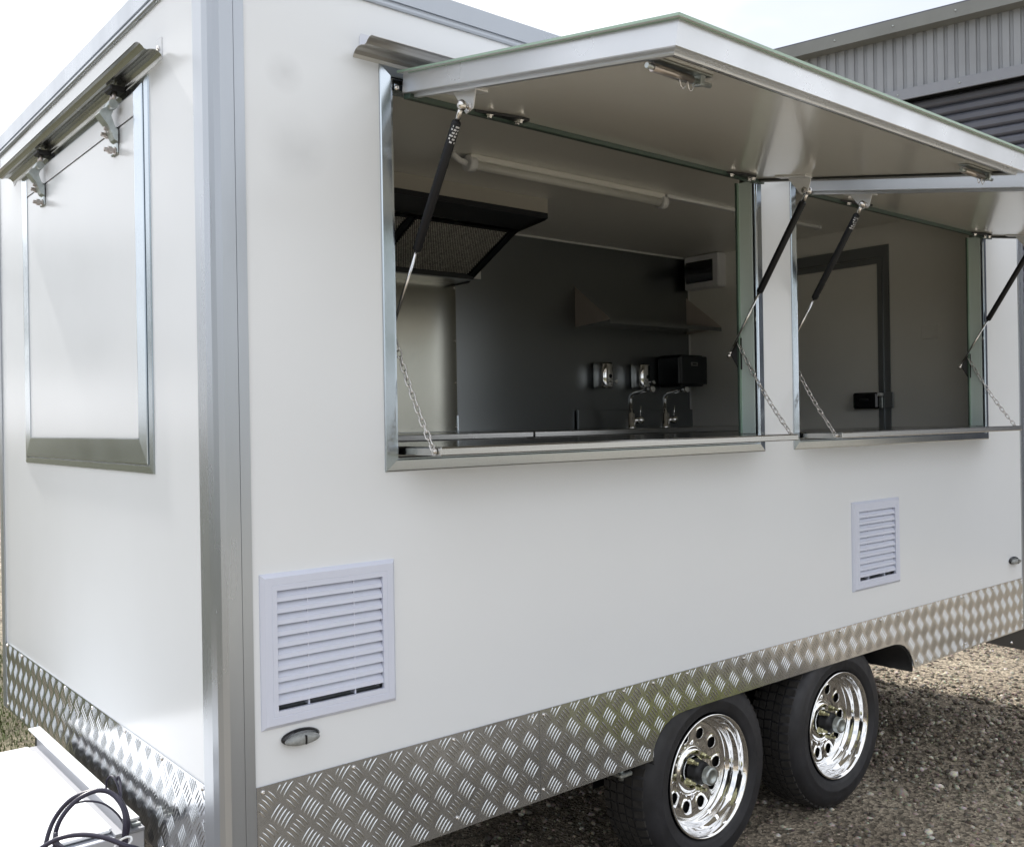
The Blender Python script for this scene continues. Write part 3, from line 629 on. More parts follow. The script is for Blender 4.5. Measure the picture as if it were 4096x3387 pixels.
# gas struts, brackets and chains
def strut(xs_, side, P, text=False):
    top = Vector((xs_, -.226, 2.152)); bot = Vector((xs_, .093, 1.650)); d = (top-bot).normalized(); Lt = (top-bot).length
    mb = MB(); a = top-d*.036; b = bot+d*(Lt*.40); mb.lathe([(.0060, 0), (.0105, .004), (.0112, .008), (.0112, (a-b).length-.004), (.0090, (a-b).length)], b, d, 20, True, True, True)
    S = mb.build('gas_strut', M['strut'], T)
    MB().tube([bot+d*.012, b], .0042, 10).build('strut_rod', M['rod'], S)
    MB().tube([a-d*.002, top], .0062, 12).build('strut_end', M['bolt'], S)
    MB().sphere(top, .0125).build('ball_joint', M['bolt'], S); MB().sphere(bot, .0090).build('ball_joint', M['bolt'], S); MB().tube([bot, bot+d*.016], .005, 10).build('strut_end', M['bolt'], S)
    # printed label band: rows of small white marks
    if text:
        mb = MB(); u_ = Vector((1, 0, 0)); v_ = d.cross(u_).normalized(); rr = random.Random(int(xs_*100))
        for row in range(6):
            for k in range(9):
                if rr.random() < .25: continue
                an = -PI*.95+k*.2+.2; c = a-d*(.012+row*.0072); w2 = .085
                p = [c+(u_*math.cos(t)+v_*math.sin(t))*.01135+d*h for t, h in ((an-w2*rr.uniform(.5, 1), -.0022), (an+w2, -.0022), (an+w2, rr.uniform(.0005, .0024)), (an-w2*rr.uniform(.5, 1), .0022))]
                mb.add(p, [(0, 1, 2, 3)])
        mb.build('strut_label', M['grey_plastic'], S)
    # upper bracket: plate on hatch underside + triangular leg
    ins = -side; bx_ = xs_+ins*.020
    mb = MB()
    for q in range(1):
        p0, p1 = P(bx_-.004, .135, .0085), P(bx_+side*.036, .235, .0085)
    tmp = MB().box(min(bx_-.004*ins, bx_+ins*.036), max(bx_-.004*ins, bx_+ins*.036), .118, .232, .0045, .0080); mb.add([P(*v) for v in tmp.v], tmp.f)
    leg = [P(bx_, .165, .006), P(bx_, .228, .006), Vector((bx_, top.y+.010, top.z-.010)), Vector((bx_, top.y-.010, top.z-.008))]
    leg = [P(bx_, .145, .006), P(bx_, .232, .006), Vector((bx_, top.y-.014, top.z-.006)), Vector((bx_, top.y+.012, top.z-.012))]
    mb.prism(leg, (ins*.003, 0, 0)); mb.build('strut_bracket', M['white_metal'], S)
    mb = MB(); mb.tube([top, Vector((bx_+ins*.004, top.y, top.z))], .0042, 8); hex_bolt(mb, Vector((bx_+ins*.003, top.y, top.z)), (ins, 0, 0), .0068, .006); hex_bolt(mb, Vector((bx_, top.y, top.z)), (-ins, 0, 0), .0068, .005); mb.build('ball_stud', M['bolt'], S)
    # lower bracket on the jamb
    wx = (W1 if xs_ < 2 else W2)[1] if side > 0 else (W1 if xs_ < 2 else W2)[0]
    jx = wx-side*.006
    mb = MB(); tri = [Vector((xs_+side*.006, .088, 1.652)), Vector((jx-side*.002, .062, 1.600)), Vector((jx-side*.002, .062, 1.708))]; mb.prism(tri, (0, .003, 0))
    mb.box(min(jx-side*.003, jx), max(jx-side*.003, jx), .052, .066, 1.600, 1.708); mb.build('lower_strut_bracket', M['black_steel'], S)
    return S
for x, sd_, P_, tx in ((.492, -1, PA, True), (1.862, 1, PA, False), (2.182, -1, PB, True), (3.548, 1, PB, False)): strut(x, sd_, P_, tx)

def link_mesh():
    mb = MB(); a, b, r = .0128, .0060, .00165; pts = []
    for k in range(20):
        t = 2*PI*k/20; s_ = math.sin(t); c_ = math.cos(t); pts.append((math.copysign(abs(c_)**.55, c_)*b, 0, (a-b)*(1 if s_ > 0 else -1)*(1 if abs(s_) > .05 else 0)+s_*b))
    pts = [(b*math.cos(t), 0, (a-b)+b*math.sin(t)) for t in [PI*k/8 for k in range(9)]]+[(b*math.cos(t), 0, -(a-b)+b*math.sin(t)) for t in [PI+PI*k/8 for k in range(9)]]
    mb.tube(pts, r, 6, closed=True); return mb.mesh('link', M['bolt'])
LM = link_mesh()
def chain(p0, p1, sag, seed):
    p0, p1 = Vector(p0), Vector(p1); r = random.Random(seed)
    mb = MB(); ax = (-1, 0, 0) if seed % 2 == 0 else (1, 0, 0)
    mb.lathe([(.0105, -.001), (.0105, .002), (.0070, .002), (.0066, .0055), (.003, .0068)], p1, ax, 16, False, cap1=True)
    C_ = mb.build('restraint_chain', M['bolt'], T)
    n = int((p1-p0).length/.0198)
    for i in range(n):
        t = (i+.5)/n; f = lambda t: p0.lerp(p1, t)+Vector((0, sag*math.sin(PI*t)*.3, -sag*math.sin(PI*t)))
        c = f(t); d = (f(min(1, t+.02))-f(max(0, t-.02))).normalized()
        q = d.to_track_quat('Z', 'Y').to_matrix() @ Matrix.Rotation((i % 2)*PI/2+r.uniform(-.3, .3)+.15, 3, 'Z')
        o = bpy.data.objects.new('link', LM); sc.collection.objects.link(o); o.parent = C_
        o.matrix_local = Matrix.Translation(c) @ q.to_4x4() @ Matrix.Scale(1.0, 4)
# shelves
def shelf(x0, x1, label):
    mb = MB(); mb.box(x0, x1, -.165, .03, 1.3605, 1.3795, .0025); o = mb.build('serving_shelf', M['stainless'], T); o['label'] = label
    MB().box(x0+.004, x1-.004, -.160, .02, 1.3798, 1.3812, .0006).build('shelf_top_sheet', M['bench'], o)
shelf(.462, 1.880, 'stainless serving shelf of the nearer window'); shelf(2.138, 3.572, 'stainless serving shelf of the further window')
for (x, sgn, i) in ((.461, -1, 2), (1.881, 1, 3), (2.137, -1, 4), (3.573, 1, 5)):
    xt = x+.012*(-sgn)
    chain((xt+sgn*(-.0), .060, 1.690), (x+sgn*.002, -.142, 1.3705), .012, i)

# drip gutters
def gutter(place, u0, u1, m='stainless', label=''):
    prof = [(.002, 2.2955), (.006, 2.3015), (.014, 2.3065), (.024, 2.3085), (.036, 2.3080), (.044, 2.3060), (.050, 2.3065), (.056, 2.3115), (.063, 2.3150), (.070, 2.3160), (.076, 2.3150)]
    prof = [(.001, 2.292), (.005, 2.300), (.013, 2.3065), (.025, 2.310), (.040, 2.3085), (.052, 2.3050), (.060, 2.3060), (.066, 2.3110), (.074, 2.3155), (.083, 2.3165), (.092, 2.3130)]
    if label.startswith('front'): prof = [(a*.72, b+.003) for a, b in prof]
    mb = MB(); a = [place(u0, o, z) for o, z in prof]; b = [place(u0, o, z+.0012) for o, z in prof]
    mb.prism([Vector(p) for p in a]+[Vector(p) for p in b[::-1]], Vector(place(u1, 0, 0))-Vector(place(u0, 0, 0)))
    o = mb.build('drip_gutter', M[m], T); o['label'] = label; return o
ga = gutter(lambda u, o, z: (u, -o, z+.003), .345, 3.70, 'side_gutter', 'side drip gutter above the serving windows')
mb = MB(); mb.prism([(.363, -.0012, 2.315), (.363, -.0012, 2.347), (.368, -.0012, 2.356), (.40, -.0012, 2.356), (.43, -.0012, 2.340), (.43, -.0012, 2.315)], (0, .0012, 0)); mb.build('gutter_tab', M['alu_paint'], ga)
mb = MB(); rivet(mb, (.392, -.0014, 2.338), (0, -1, 0), .004); mb.build('rivet', M['black_steel'], ga)
gb = gutter(lambda u, o, z: (-o, u, z), .275, 1.735, 'stainless', 'front drip gutter above the closed hatch')
for yy in (.285, 1.722):
    mb = MB(); mb.box(-.0014, 0, yy-.006, yy+.030 if yy < 1 else yy+.012, 2.29, 2.348, .0005); mb.build('gutter_tab', M['white_metal'], gb)
    mb = MB(); mb.sphere((-.002, yy+.012, 2.325), .006, 10, 6); mb.build('rivet', M['bolt'], gb)

# ---- closed front hatch
FO = (.371, 1.613, 1.324, 2.289)
ff = ring_frame('front_hatch_frame', FO, (.3945, 1.5855, 1.343, 2.274), [(0, 0), (.05, .004), (.9, .006), (1, .006), (1, .002)], M['alu_bright'], axis='x')
hf = ring_frame('closed_front_hatch', (.397, 1.583, 1.346, 2.2715), (.450, 1.508, 1.411, 2.262), [(0, 0), (0, .008), (.04, .0100), (.95, .0125), (1, .0125), (1, .0095)], M['alu_bright'], 'closed hatch on the front wall', axis='x')
MB().box(-.0105, -.002, .450, 1.508, 1.411, 2.2028).build('hatch_panel', M['panel'], hf)
MB().box(-.0080, -.002, .450, 1.508, 2.2032, 2.2075).build('panel_groove', M['rubber'], hf)
MB().box(-.0110, -.0020, .450, 1.508, 2.2077, 2.2620).build('hatch_top_panel', M['white_metal'], hf)
MB().box(-.0140, -.0110, .448, 1.510, 1.4075, 1.4105).build('bright_edge', M['alu_bright'], hf)
def front_hinge(yc):
    mb = MB(); x0 = -.0115
    mb.box(x0-.006, x0+.002, yc-.024, yc+.026, 2.138, 2.207, .004)
    H = mb.build('hatch_hinge', M['latch'], hf)
    arm = [(x0-.005, 2.165), (x0-.014, 2.170), (-.040, 2.203), (-.062, 2.230), (-.056, 2.240), (-.038, 2.251), (-.026, 2.247), (-.032, 2.228), (x0-.012, 2.203), (x0-.005, 2.195)]
    MB().prism([(a, yc-.036, b) for a, b in arm], (0, .036, 0)).build('hinge_arm', M['latch'], H)
    MB().tube([(-.032, yc-.056, 2.253), (-.032, yc-.006, 2.253)], .0115, 14).build('hinge_knuckle', M['latch'], H)
    MB().tube([(-.028, yc-.042, 2.262), (-.024, yc-.040, 2.290)], .0055, 8).build('hinge_link', M['bolt_dark'], H)
    MB().tube([(-.028, yc-.022, 2.262), (-.024, yc-.022, 2.290)], .0055, 8).build('hinge_link', M['bolt_dark'], H)
    MB().box(-.040, 0, yc-.055, yc-.005, 2.288, 2.303, .004).build('hinge_mount', M['black_steel'], H)
    for (dy, dz) in ((.010, 2.190), (-.016, 2.199), (-.014, 2.146)):
        mb = MB(); c = Vector((x0-.006, yc+dy, dz)); mb.lathe([(.0105, 0), (.0105, .003), (.0060, .003), (.0060, .008), (.0098, .008), (.0098, .018), (.0060, .018), (.0055, .027), (.003, .028)], c, (-1, 0, 0), 6, False, cap1=True); mb.build('hinge_bolt', M['bolt_dark'], H)
front_hinge(.590); front_hinge(1.303)

# ---- wheels
def wheel(cx, label):
    cz = .288; y0 = .016; A = Vector((0, 1, 0)); c = Vector((cx, y0, cz))
    R = .309
    prof = [(.197, .012), (.203, .002), (.215, -.004), (.235, -.006), (.238, -.0075), (.241, -.006), (.262, -.005), (.280, .000), (.293, .010), (.302, .024), (R, .040), (R, .160), (.300, .172), (.27, .186), (.2, .186)]
    mb = MB(); mb.lathe(prof, c, A, 72)
    W = bpy.data.objects.new('wheel', None)
    Ty = mb.build('tyre', M['tyre'], T); Ty.name = 'wheel'; Ty['label'] = label
    # tread blocks (shoulder lugs and ribs)
    mb = MB(); n = 60
    for k in range(n):
        a0 = 2*PI*k/n
        for (h0, h1, r0, r1, sk_, da) in ((.018, .048, .306, .3125, .012, .036), (.056, .080, .3090, .3125, -.01, .043), (.087, .112, .3090, .3125, .01, .043), (.119, .141, .3090, .3125, -.01, .043), (.148, .170, .307, .3125, .0, .036)):
            vs = []
            for (hh, aa) in ((h0, a0+sk_), (h0, a0+da*2+sk_-.001), (h1, a0+da*2-.001), (h1, a0)):
                for rr in ((r0-.012) if hh == h0 and h0 < .03 else r0-.002, r1 if not (hh == h0 and h0 < .03) else r1-.009):
                    vs.append((cx+rr*math.sin(aa), y0+hh, cz+rr*math.cos(aa)))
            mb.add(vs, [(1, 3, 5, 7), (0, 2, 3, 1), (2, 4, 5, 3), (4, 6, 7, 5), (6, 0, 1, 7)])
    stuff(mb.build('tread_blocks', M['tread_dust'], Ty))
    # chrome rim barrel
    mb = MB(); mb.lathe([(.188, .020), (.194, .006), (.1965, .001), (.196, -.003), (.193, -.0045), (.1895, -.002), (.186, .003), (.183, .010), (.181, .020), (.1795, .030), (.172, .036), (.1695, .044), (.1685, .056), (.163, .061), (.159, .066), (.157, .080)], c, A, 96); mb.build('rim', M['chrome'], Ty)
    # disc with ten round holes
    mb = MB(); NH = 10; SEG = 12; rh = .0182; rc = .1175
    seg = NH*SEG
    def P3(x, z, h): return (cx+x, y0+h, cz+z)
    hprof = lambda r: .0765-.0095*max(0, (r-.06)/.09)**2
    verts = []; faces = []
    # sector meshes: outer arc (r=.150), hole ring, inner arc (r=.085)
    for k in range(NH):
        ac = 2*PI*(k+.5)/NH; ha = PI/NH
        outline = []
        m = 8
        for i in range(m): outline.append((.151, ac-ha+2*ha*i/m))
        for i in range(4): outline.append((.151-(.151-.082)*i/4, ac+ha))
        for i in range(m): outline.append((.082, ac+ha-2*ha*i/m))
        for i in range(4): outline.append((.082+(.151-.082)*i/4, ac-ha))
        pts_o = [(r*math.sin(a), r*math.cos(a), r) for r, a in outline]
        hc = (rc*math.sin(ac), rc*math.cos(ac)); rings_ = []
        for fct, hh in ((0, 0), (.5, 0), (1, 0)):
            rg = []
            for (x, z, r) in pts_o:
                an = math.atan2(x-hc[0], z-hc[1]); hx, hz = hc[0]+rh*1.12*math.sin(an), hc[1]+rh*1.12*math.cos(an)
                X_, Z_ = x+(hx-x)*fct, z+(hz-z)*fct; rr = math.hypot(X_, Z_); rg.append(P3(X_, Z_, hprof(rr)))
            rings_.append(rg)
        for rs_, hd in ((1.04, -.0022), (1.0, -.001), (.96, .004)):
            rg = []
            for (x, z, r) in pts_o:
                an = math.atan2(x-hc[0], z-hc[1]); X_, Z_ = hc[0]+rh*rs_*math.sin(an), hc[1]+rh*rs_*math.cos(an); rg.append(P3(X_, Z_, hprof(math.hypot(X_, Z_))+hd))
            rings_.append(rg)
        nn = len(pts_o); mb.add(sum(rings_, []), [(i*nn+j, i*nn+(j+1) % nn, (i+1)*nn+(j+1) % nn, (i+1)*nn+j) for i in range(len(rings_)-1) for j in range(nn)], True)
    mb.lathe([(.157, .078), (.1545, .067), (.151, hprof(.151))], c, A, 80)
    mb.lathe([(.082, hprof(.082)), (.076, .079), (.072, .076), (.069, .071), (.064, .069), (.048, .069), (.044, .073), (.040, .074)], c, A, 64)
    mb.build('wheel_disc', M['chrome'], Ty)
    mb = MB(); mb.lathe([(.155, .095), (.0, .095)], c, A, 40); mb.lathe([(.160, .075), (.16, .12)], c, A, 40); mb.build('brake_drum', M['void'], Ty)
    mb = MB(); mb.lathe([(.040, .064), (.038, .040), (.036, .030), (.030, .028), (.029, .012)], c, A, 28); mb.build('hub', M['black_steel'], Ty)
    mb = MB(); mb.lathe([(.0290, .030), (.0290, -.004), (.0270, -.009), (.018, -.0095), (.0165, -.0065), (.0, -.006)], c, A, 28); mb.build('dust_cap', M['zinc'], Ty)
    for k in range(5):
        a = 2*PI*k/5+.55; p = c+Vector((.0535*math.sin(a), 0, .0535*math.cos(a)))
        mb = MB(); mb.lathe([(.012, .058), (.0105, .052), (.0092, .052), (.0092, .040), (.006, .038), (.0055, .032), (.0055, .022), (.002, .021)], p, A, 6, False, cap1=True); mb.build('wheel_nut', M['brass'], Ty)
    MB().tube([c+Vector((-.085, .066, .150)), c+Vector((-.078, .040, .140))], .0045, 8).build('valve', M['black_matt'], Ty)
    return Ty
w1 = wheel(1.630, 'chrome front axle wheel'); w2 = wheel(2.385, 'chrome rear axle wheel')
for w_, x in ((w1, 1.63), (w2, 2.385)):
    pass
MB().tube([(1.63, .2, .292), (1.63, 1.85, .292)], .035, 12).tube([(2.385, .2, .292), (2.385, 1.85, .292)], .035, 12).build('axle_beam', M['black_steel'], T)
for x in (1.63, 2.385):
    MB().lathe([(.20, 0), (.285, .01), (.2935, .03), (.2935, .15), (.28, .17), (.19, .17), (.0, .16)], (x, 1.86, .292), (0, 1, 0), 40).build('far_side_wheel', M['tyre'], T)
# mudguard liner follows arch
mb = MB(); li = [(x+.0, z+.002) for x, z in ARCH[1:]]; li = [(1.345, .40)]+li[0:]+[(2.9085, .40)]
vsA = [(x, .0035, z) for x, z in li]; vsB = [(x, .26, z) for x, z in li]; n = len(li)
mb.add(vsA+vsB, [(i, i+1, n+i+1, n+i) for i in range(n-1)], True)
vsC = [(x+(.006 if i < n/2 else -.006), .0035, z-.006) for i, (x, z) in enumerate(li)]; vsD = [(p[0], .26, p[2]) for p in vsC]
mb.add(vsC+vsD, [(i, n+i, n+i+1, i+1) for i in range(n-1)], True); mb.add(vsA+vsC, [(i, i+1, n+i+1, n+i) for i in range(n-1)])
mb.add([(1.34, .26, .25), (2.91, .26, .25), (2.91, .26, .53), (1.34, .26, .53)], [(0, 1, 2, 3)])
mb.build('mudguard', M['black_steel'], T)
# chassis beams
mb = MB(); mb.box(.03, 3.9, .34, .40, .33, .42); mb.box(.03, 3.9, 1.64, 1.70, .33, .42)
for x in (.1, .7, 1.2, 2.95, 3.4, 3.9): mb.box(x, x+.05, .30, 2.0, .36, .415)
mb.build('chassis', M['black_steel'], T)
mb = MB(); mb.tube([(1.255, .05, .36), (1.255, .05, .412)], .008, 8); mb.box(1.235, 1.285, .03, .07, .372, .385, .003); mb.build('suspension_bracket', M['zinc'], T)
mb = MB(); mb.prism([(3.545, .012, .4125), (4.06, .012, .4125), (4.06, .012, .282)], (0, .004, 0)); mb.build('rear_gusset_plate', M['black_steel'], T)
mb = MB(); rivet(mb, (3.845, .0118, .360), (0, -1, 0), .007); mb.build('rivet', M['bolt'], T)

# rear door seen from inside
d = MB().box(3.861, 3.868, .600, .665, .50, 2.322); d.box(3.861, 3.868, .665, 1.36, 2.262, 2.322); D = d.build('door_frame', M['door_frame'], T)
DL = MB().box(3.866, 3.90, .690, 1.33, .50, 2.2305).build('door_leaf', M['panel_in'], T)
mb = MB(); mb.box(3.8555, 3.866, .632, .662, .50, 2.260); mb.box(3.8557, 3.866, .662, 1.35, 2.228, 2.258); mb.build('leaf_edge', M['door_frame'], DL)
MB().box(3.862, 3.8745, .662, .6895, .50, 2.2275).build('leaf_edge', M['panel_in'], DL)
MB().box(3.8535, 3.8552, .6325, .6345, .50, 2.258).build('bright_edge', M['alu_bright'], DL)
MB().box(3.8590, 3.8606, .5985, .6010, .50, 2.320).build('bright_edge', M['alu_bright'], D)
mb = MB(); mb.box(3.815, 3.8535, .652, .790, 1.472, 1.556, .008); lk = mb.build('door_lock', M['black_gloss'], DL)
MB().box(3.805, 3.815, .695, .745, 1.512, 1.524, .004).build('snib', M['black_matt'], lk)
MB().box(3.817, 3.8535, .632, .650, 1.535, 1.552, .002).build('latch_tongue', M['tie'], lk)
MB().box(3.835, 3.853, .632, .651, 1.473, 1.532, .002).build('keeper', M['zinc'], lk)
MB().box(3.8480, 3.8600, .580, .631, 1.474, 1.556, .002).build('keeper_plate', M['door_frame'], lk)

# ================================================================== INTERIOR FIXTURES (each bolted thing inside the trailer)
def top(mb, name, m, label, cat, group=None): return tag(mb.build(name, m), label, cat, group)
t = thing('servery_bench', (1.9, .3, .5), 'long polished stainless bench inside just behind both serving windows', 'bench')
MB().box(.07, 3.85, .061, .56, 1.352, 1.3775, .002).build('bench_top', M['bench'], t); MB().box(.07, 3.85, .10, .54, .50, 1.352).build('cabinet', M['cab'], t)
t = thing('cooking_bench', (1.0, 1.6, .5), 'stainless cooking bench along the back wall under the range hood', 'bench')
MB().box(.07, 1.974, 1.25, 1.93, 1.365, 1.3885, .002).build('bench_top', M['stainless'], t); MB().box(.07, 1.96, 1.28, 1.93, .50, 1.365).build('cabinet', M['cab'], t)
t = thing('sink_bench', (2.9, 1.6, .5), 'stainless sink bench with low splashback on the back wall', 'bench')
MB().box(1.984, 3.862, 1.25, 1.93, 1.365, 1.3885, .002).build('bench_top', M['stainless'], t); MB().box(2.0, 3.86, 1.28, 1.93, .50, 1.365).build('cabinet', M['cab'], t)
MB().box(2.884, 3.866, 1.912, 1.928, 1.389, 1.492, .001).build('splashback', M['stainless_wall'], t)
# wall lining
MB().box(.065, 3.87, 1.926, 1.938, 2.4235, 2.4318, .002).build('ceiling_bead', M['tie'], T)
MB().box(3.866, 3.8745, 1.929, 1.9375, 1.495, 2.43, .002).build('corner_bead', M['tie'], T)
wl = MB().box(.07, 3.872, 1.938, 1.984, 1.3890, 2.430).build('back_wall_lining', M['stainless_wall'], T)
pan = MB(); n = 18; x0, x1 = .62, 2.063
for i in range(n):
    a = x0+(x1-x0)*i/n; b = x0+(x1-x0)*(i+1)/n; yb = lambda x: 1.9365-.012*max(0, (x-1.70)/.36)**2*(1-max(0, (x-1.70)/.363))*4.5 - .0005
    pan.add([(a, yb(a), 1.391), (b, yb(b), 1.391), (b, yb(b), 2.135), (a, yb(a), 2.135)], [(0, 1, 2, 3)], True)
pn = pan.build('splash_panel', mat('bright_stainless_splash', (.40, .40, .355), .20, 1), T)
for (x, z) in ((2.052, 2.112), (2.052, 1.845), (2.052, 1.636), (2.052, 1.412), (1.60, 2.118), (1.565, 1.408)):
    mb = MB(); rivet(mb, (x, 1.934, z), (0, -1, 0), .0055); mb.build('screw', M['bolt'], pn)
MB().box(2.056, 2.066, 1.9295, 1.9365, 1.391, 1.47, .001).build('panel_clip', M['alu_bright'], pn)
# range hood
t = thing('range_hood', (1.4, 1.6, 2.43), 'dark canopy range hood with perforated filters under the ceiling', 'range hood')
hx0, hx1 = .55, 2.070
MB().box(hx0, hx1, 1.238, 1.244, 2.368, 2.431).build('front_band', M['hood_band'], t)
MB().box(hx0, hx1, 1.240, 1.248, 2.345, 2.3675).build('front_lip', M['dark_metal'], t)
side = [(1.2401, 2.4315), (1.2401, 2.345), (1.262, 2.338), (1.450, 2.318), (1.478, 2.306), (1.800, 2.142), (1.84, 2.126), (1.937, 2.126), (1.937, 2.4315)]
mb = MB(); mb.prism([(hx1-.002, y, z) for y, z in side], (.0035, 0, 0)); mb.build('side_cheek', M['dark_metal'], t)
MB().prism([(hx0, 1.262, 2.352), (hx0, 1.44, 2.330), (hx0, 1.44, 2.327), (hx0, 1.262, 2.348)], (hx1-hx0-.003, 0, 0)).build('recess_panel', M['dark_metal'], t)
MB().box(hx0, hx1-.003, 1.80, 1.935, 2.134, 2.150).build('back_ledge', M['stainless_wall'], t)
MB().box(hx0, hx1-.003, 1.79, 1.812, 2.138, 2.165).build('grease_channel', M['black_matt'], t)
fa = Vector((0, 1.475, 2.318)); fb = Vector((0, 1.795, 2.158)); fd = (fb-fa); fn = Vector((0, -fd.z, fd.y)).normalized()*-1
if fn.z > 0: fn = -fn
for (xa, xb) in ((hx0, 1.02), (1.06, 1.47), (1.515, 2.035)):
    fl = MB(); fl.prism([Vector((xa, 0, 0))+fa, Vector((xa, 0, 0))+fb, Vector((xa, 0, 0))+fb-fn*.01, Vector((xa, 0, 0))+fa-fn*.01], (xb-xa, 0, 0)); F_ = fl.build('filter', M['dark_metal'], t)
    mb = MB(); fu = fd.normalized(); L = fd.length; ny = int(L/.0082); nx = int((xb-xa)/.0095)
    for j in range(1, ny):
        for i in range(1, nx):
            c = Vector((xa+(i+.5*(j % 2))*.0095, 0, 0))+fa+fu*(j*.0082)+fn*.0006
            r_ = .0034; tx = rng.uniform(-.5, .5); ty = rng.uniform(-.5, .5)
            mb.add([c+Vector((r_*math.cos(q), 0, 0))+fu*r_*math.sin(q)+fn*(r_*.35*(math.cos(q)*tx+math.sin(q)*ty)) for q in (0, PI/3, 2*PI/3, PI, 4*PI/3, 5*PI/3)], [(0, 1, 2, 3, 4, 5)])
    stuff(mb.build('filter_perforations', M['foil'], F_, fix=False))
    MB().prism([Vector((xb+.002, 0, 0))+fa+fn*.006, Vector((xb+.002, 0, 0))+fb+fn*.006, Vector((xb+.002, 0, 0))+fb, Vector((xb+.002, 0, 0))+fa], (.030, 0, 0)).build('filter_rail', M['black_matt'], t)
# ceiling light
t = thing('ceiling_light', (1.9, .87, 2.43), 'long white tube light fixed to the ceiling inside the trailer', 'light')
MB().box(1.345, 2.42, .850, .890, 2.408, 2.431, .004).build('light_base', M['panel_in'], t)
mb = MB(); mb.tube([(1.36, .869, 2.392), (2.405, .869, 2.392)], .0175, 16); mb.build('light_diffuser', M['tube_glass'], t)
for x in (1.335, 2.400): MB().tube([(x, .869, 2.394), (x+.034, .869, 2.394)], .029, 18).build('end_cap', M['tie'], t)
mb = MB(); mb.tube([(1.335, .869, 2.394), (1.305, .874, 2.402), (1.288, .882, 2.418), (1.285, .884, 2.431)], .012, 8); mb.build('cable_entry', M['tie'], t)
t = thing('ceiling_conduit', (3, .87, 2.43), 'slim white cable duct on the ceiling past the tube light', 'cable duct')
MB().box(2.440, 3.63, .855, .885, 2.417, 2.4315, .003).build('duct', M['tie'], t); MB().box(3.63, 3.65, .850, .890, 2.414, 2.4315, .003).build('duct_end', M['tie'], t)
# switchboard
t = thing('switchboard', (3.83, 1.8, 2.33), 'grey switchboard box with dark window high on the rear wall', 'switchboard')
MB().box(3.795, 3.874, 1.640, 1.905, 2.225, 2.428, .008).build('box_body', M['grey_plastic'], t)
mb = MB(); n = 8; pr = [(3.795-.022*math.sin(PI*(k+.0)/n)-.0, 1.0*k/n) for k in range(n+1)]
mb.prism([(3.794, 0, 2.262)]+[(3.7935-.016*math.sin(PI*k/n), 0, 2.262+.130*k/n) for k in range(n+1)]+[(3.794, 0, 2.392)], (0, .205, 0))
mb.v = [(x, y+1.682, z) for x, y, z in mb.v]; mb.build('dark_window', M['black_gloss'], t)
# shelf with end brackets
t = thing('wall_shelf', (3.37, 1.8, 1.97), 'stainless wall shelf with triangular end brackets on the back wall', 'shelf')
MB().box(2.895, 3.850, 1.670, 1.937, 1.972, 1.979).build('shelf_board', M['stainless'], t)
MB().box(2.893, 3.852, 1.668, 1.6705, 1.958, 1.979).build('shelf_lip', M['stainless_wall'], t)
for x in (2.893, 3.850):
    MB().prism([(x, 1.937, 1.958), (x, 1.668, 1.976), (x, 1.668, 1.984), (x, 1.937, 2.185)], (.002, 0, 0)).build('end_bracket', M['bracket_film'], t)
# soap dispensers
def soap(x, label):
    t = thing('soap_dispenser', (x, 1.93, 1.62), label, 'soap dispenser', 'steel soap dispensers on the back wall')
    n = 20; mb = MB(); rs = []
    def ring(hw, hd, z):
        out = []
        for k in range(n):
            a = 2*PI*k/n; c, s = math.cos(a), math.sin(a); out.append((x+math.copysign(abs(c)**.6, c)*hw, 1.885+math.copysign(abs(s)**.6, s)*hd, z))
        return out
    Z = [(.034, .036, 1.612), (.044, .048, 1.617), (.047, .051, 1.628), (.047, .051, 1.748), (.044, .048, 1.757), (.034, .038, 1.761)]
    for hw, hd, z in Z: rs += ring(hw, hd, z)
    mb.add(rs, [(i*n+k, i*n+(k+1) % n, (i+1)*n+(k+1) % n, (i+1)*n+k) for i in range(len(Z)-1) for k in range(n)], True); mb.add(rs[:n], [tuple(range(n))]); mb.add(rs[-n:], [tuple(range(n))])
    mb.build('dispenser_body', M['chrome'], t)
    MB().tube([(x+.012, 1.836, 1.652), (x+.012, 1.790, 1.650)], .0055, 10).tube([(x+.012, 1.797, 1.650), (x+.012, 1.790, 1.650)], .010, 12).build('push_valve', M['chrome'], t)
    MB().lathe([(.011, 0), (.011, -.002), (.0, -.002)], (x+.008, 1.8335, 1.682), (0, 1, 0), 16).build('level_window', M['black_gloss'], t)
soap(3.055, 'square steel soap dispenser on the back wall, the one further from the black towel dispenser'); soap(3.365, 'square steel soap dispenser on the back wall, right beside the black towel dispenser')
t = thing('towel_dispenser', (3.7, 1.93, 1.62), 'black paper towel dispenser on the back wall beside the soap dispensers', 'towel dispenser')
MB().box(3.560, 3.795, 1.745, 1.936, 1.628, 1.815, .018).build('dispenser_case', M['black_matt'], t)
MB().box(3.555, 3.79, 1.732, 1.741, 1.640, 1.806, .004).build('dispenser_cover', M['black_matt'], t)
MB().box(3.64, 3.70, 1.7295, 1.7325, 1.748, 1.770, .001).build('label_plate', M['grey_label'], t); MB().box(3.652, 3.690, 1.7285, 1.7296, 1.754, 1.764).build('label_mark', M['black_gloss'], t)
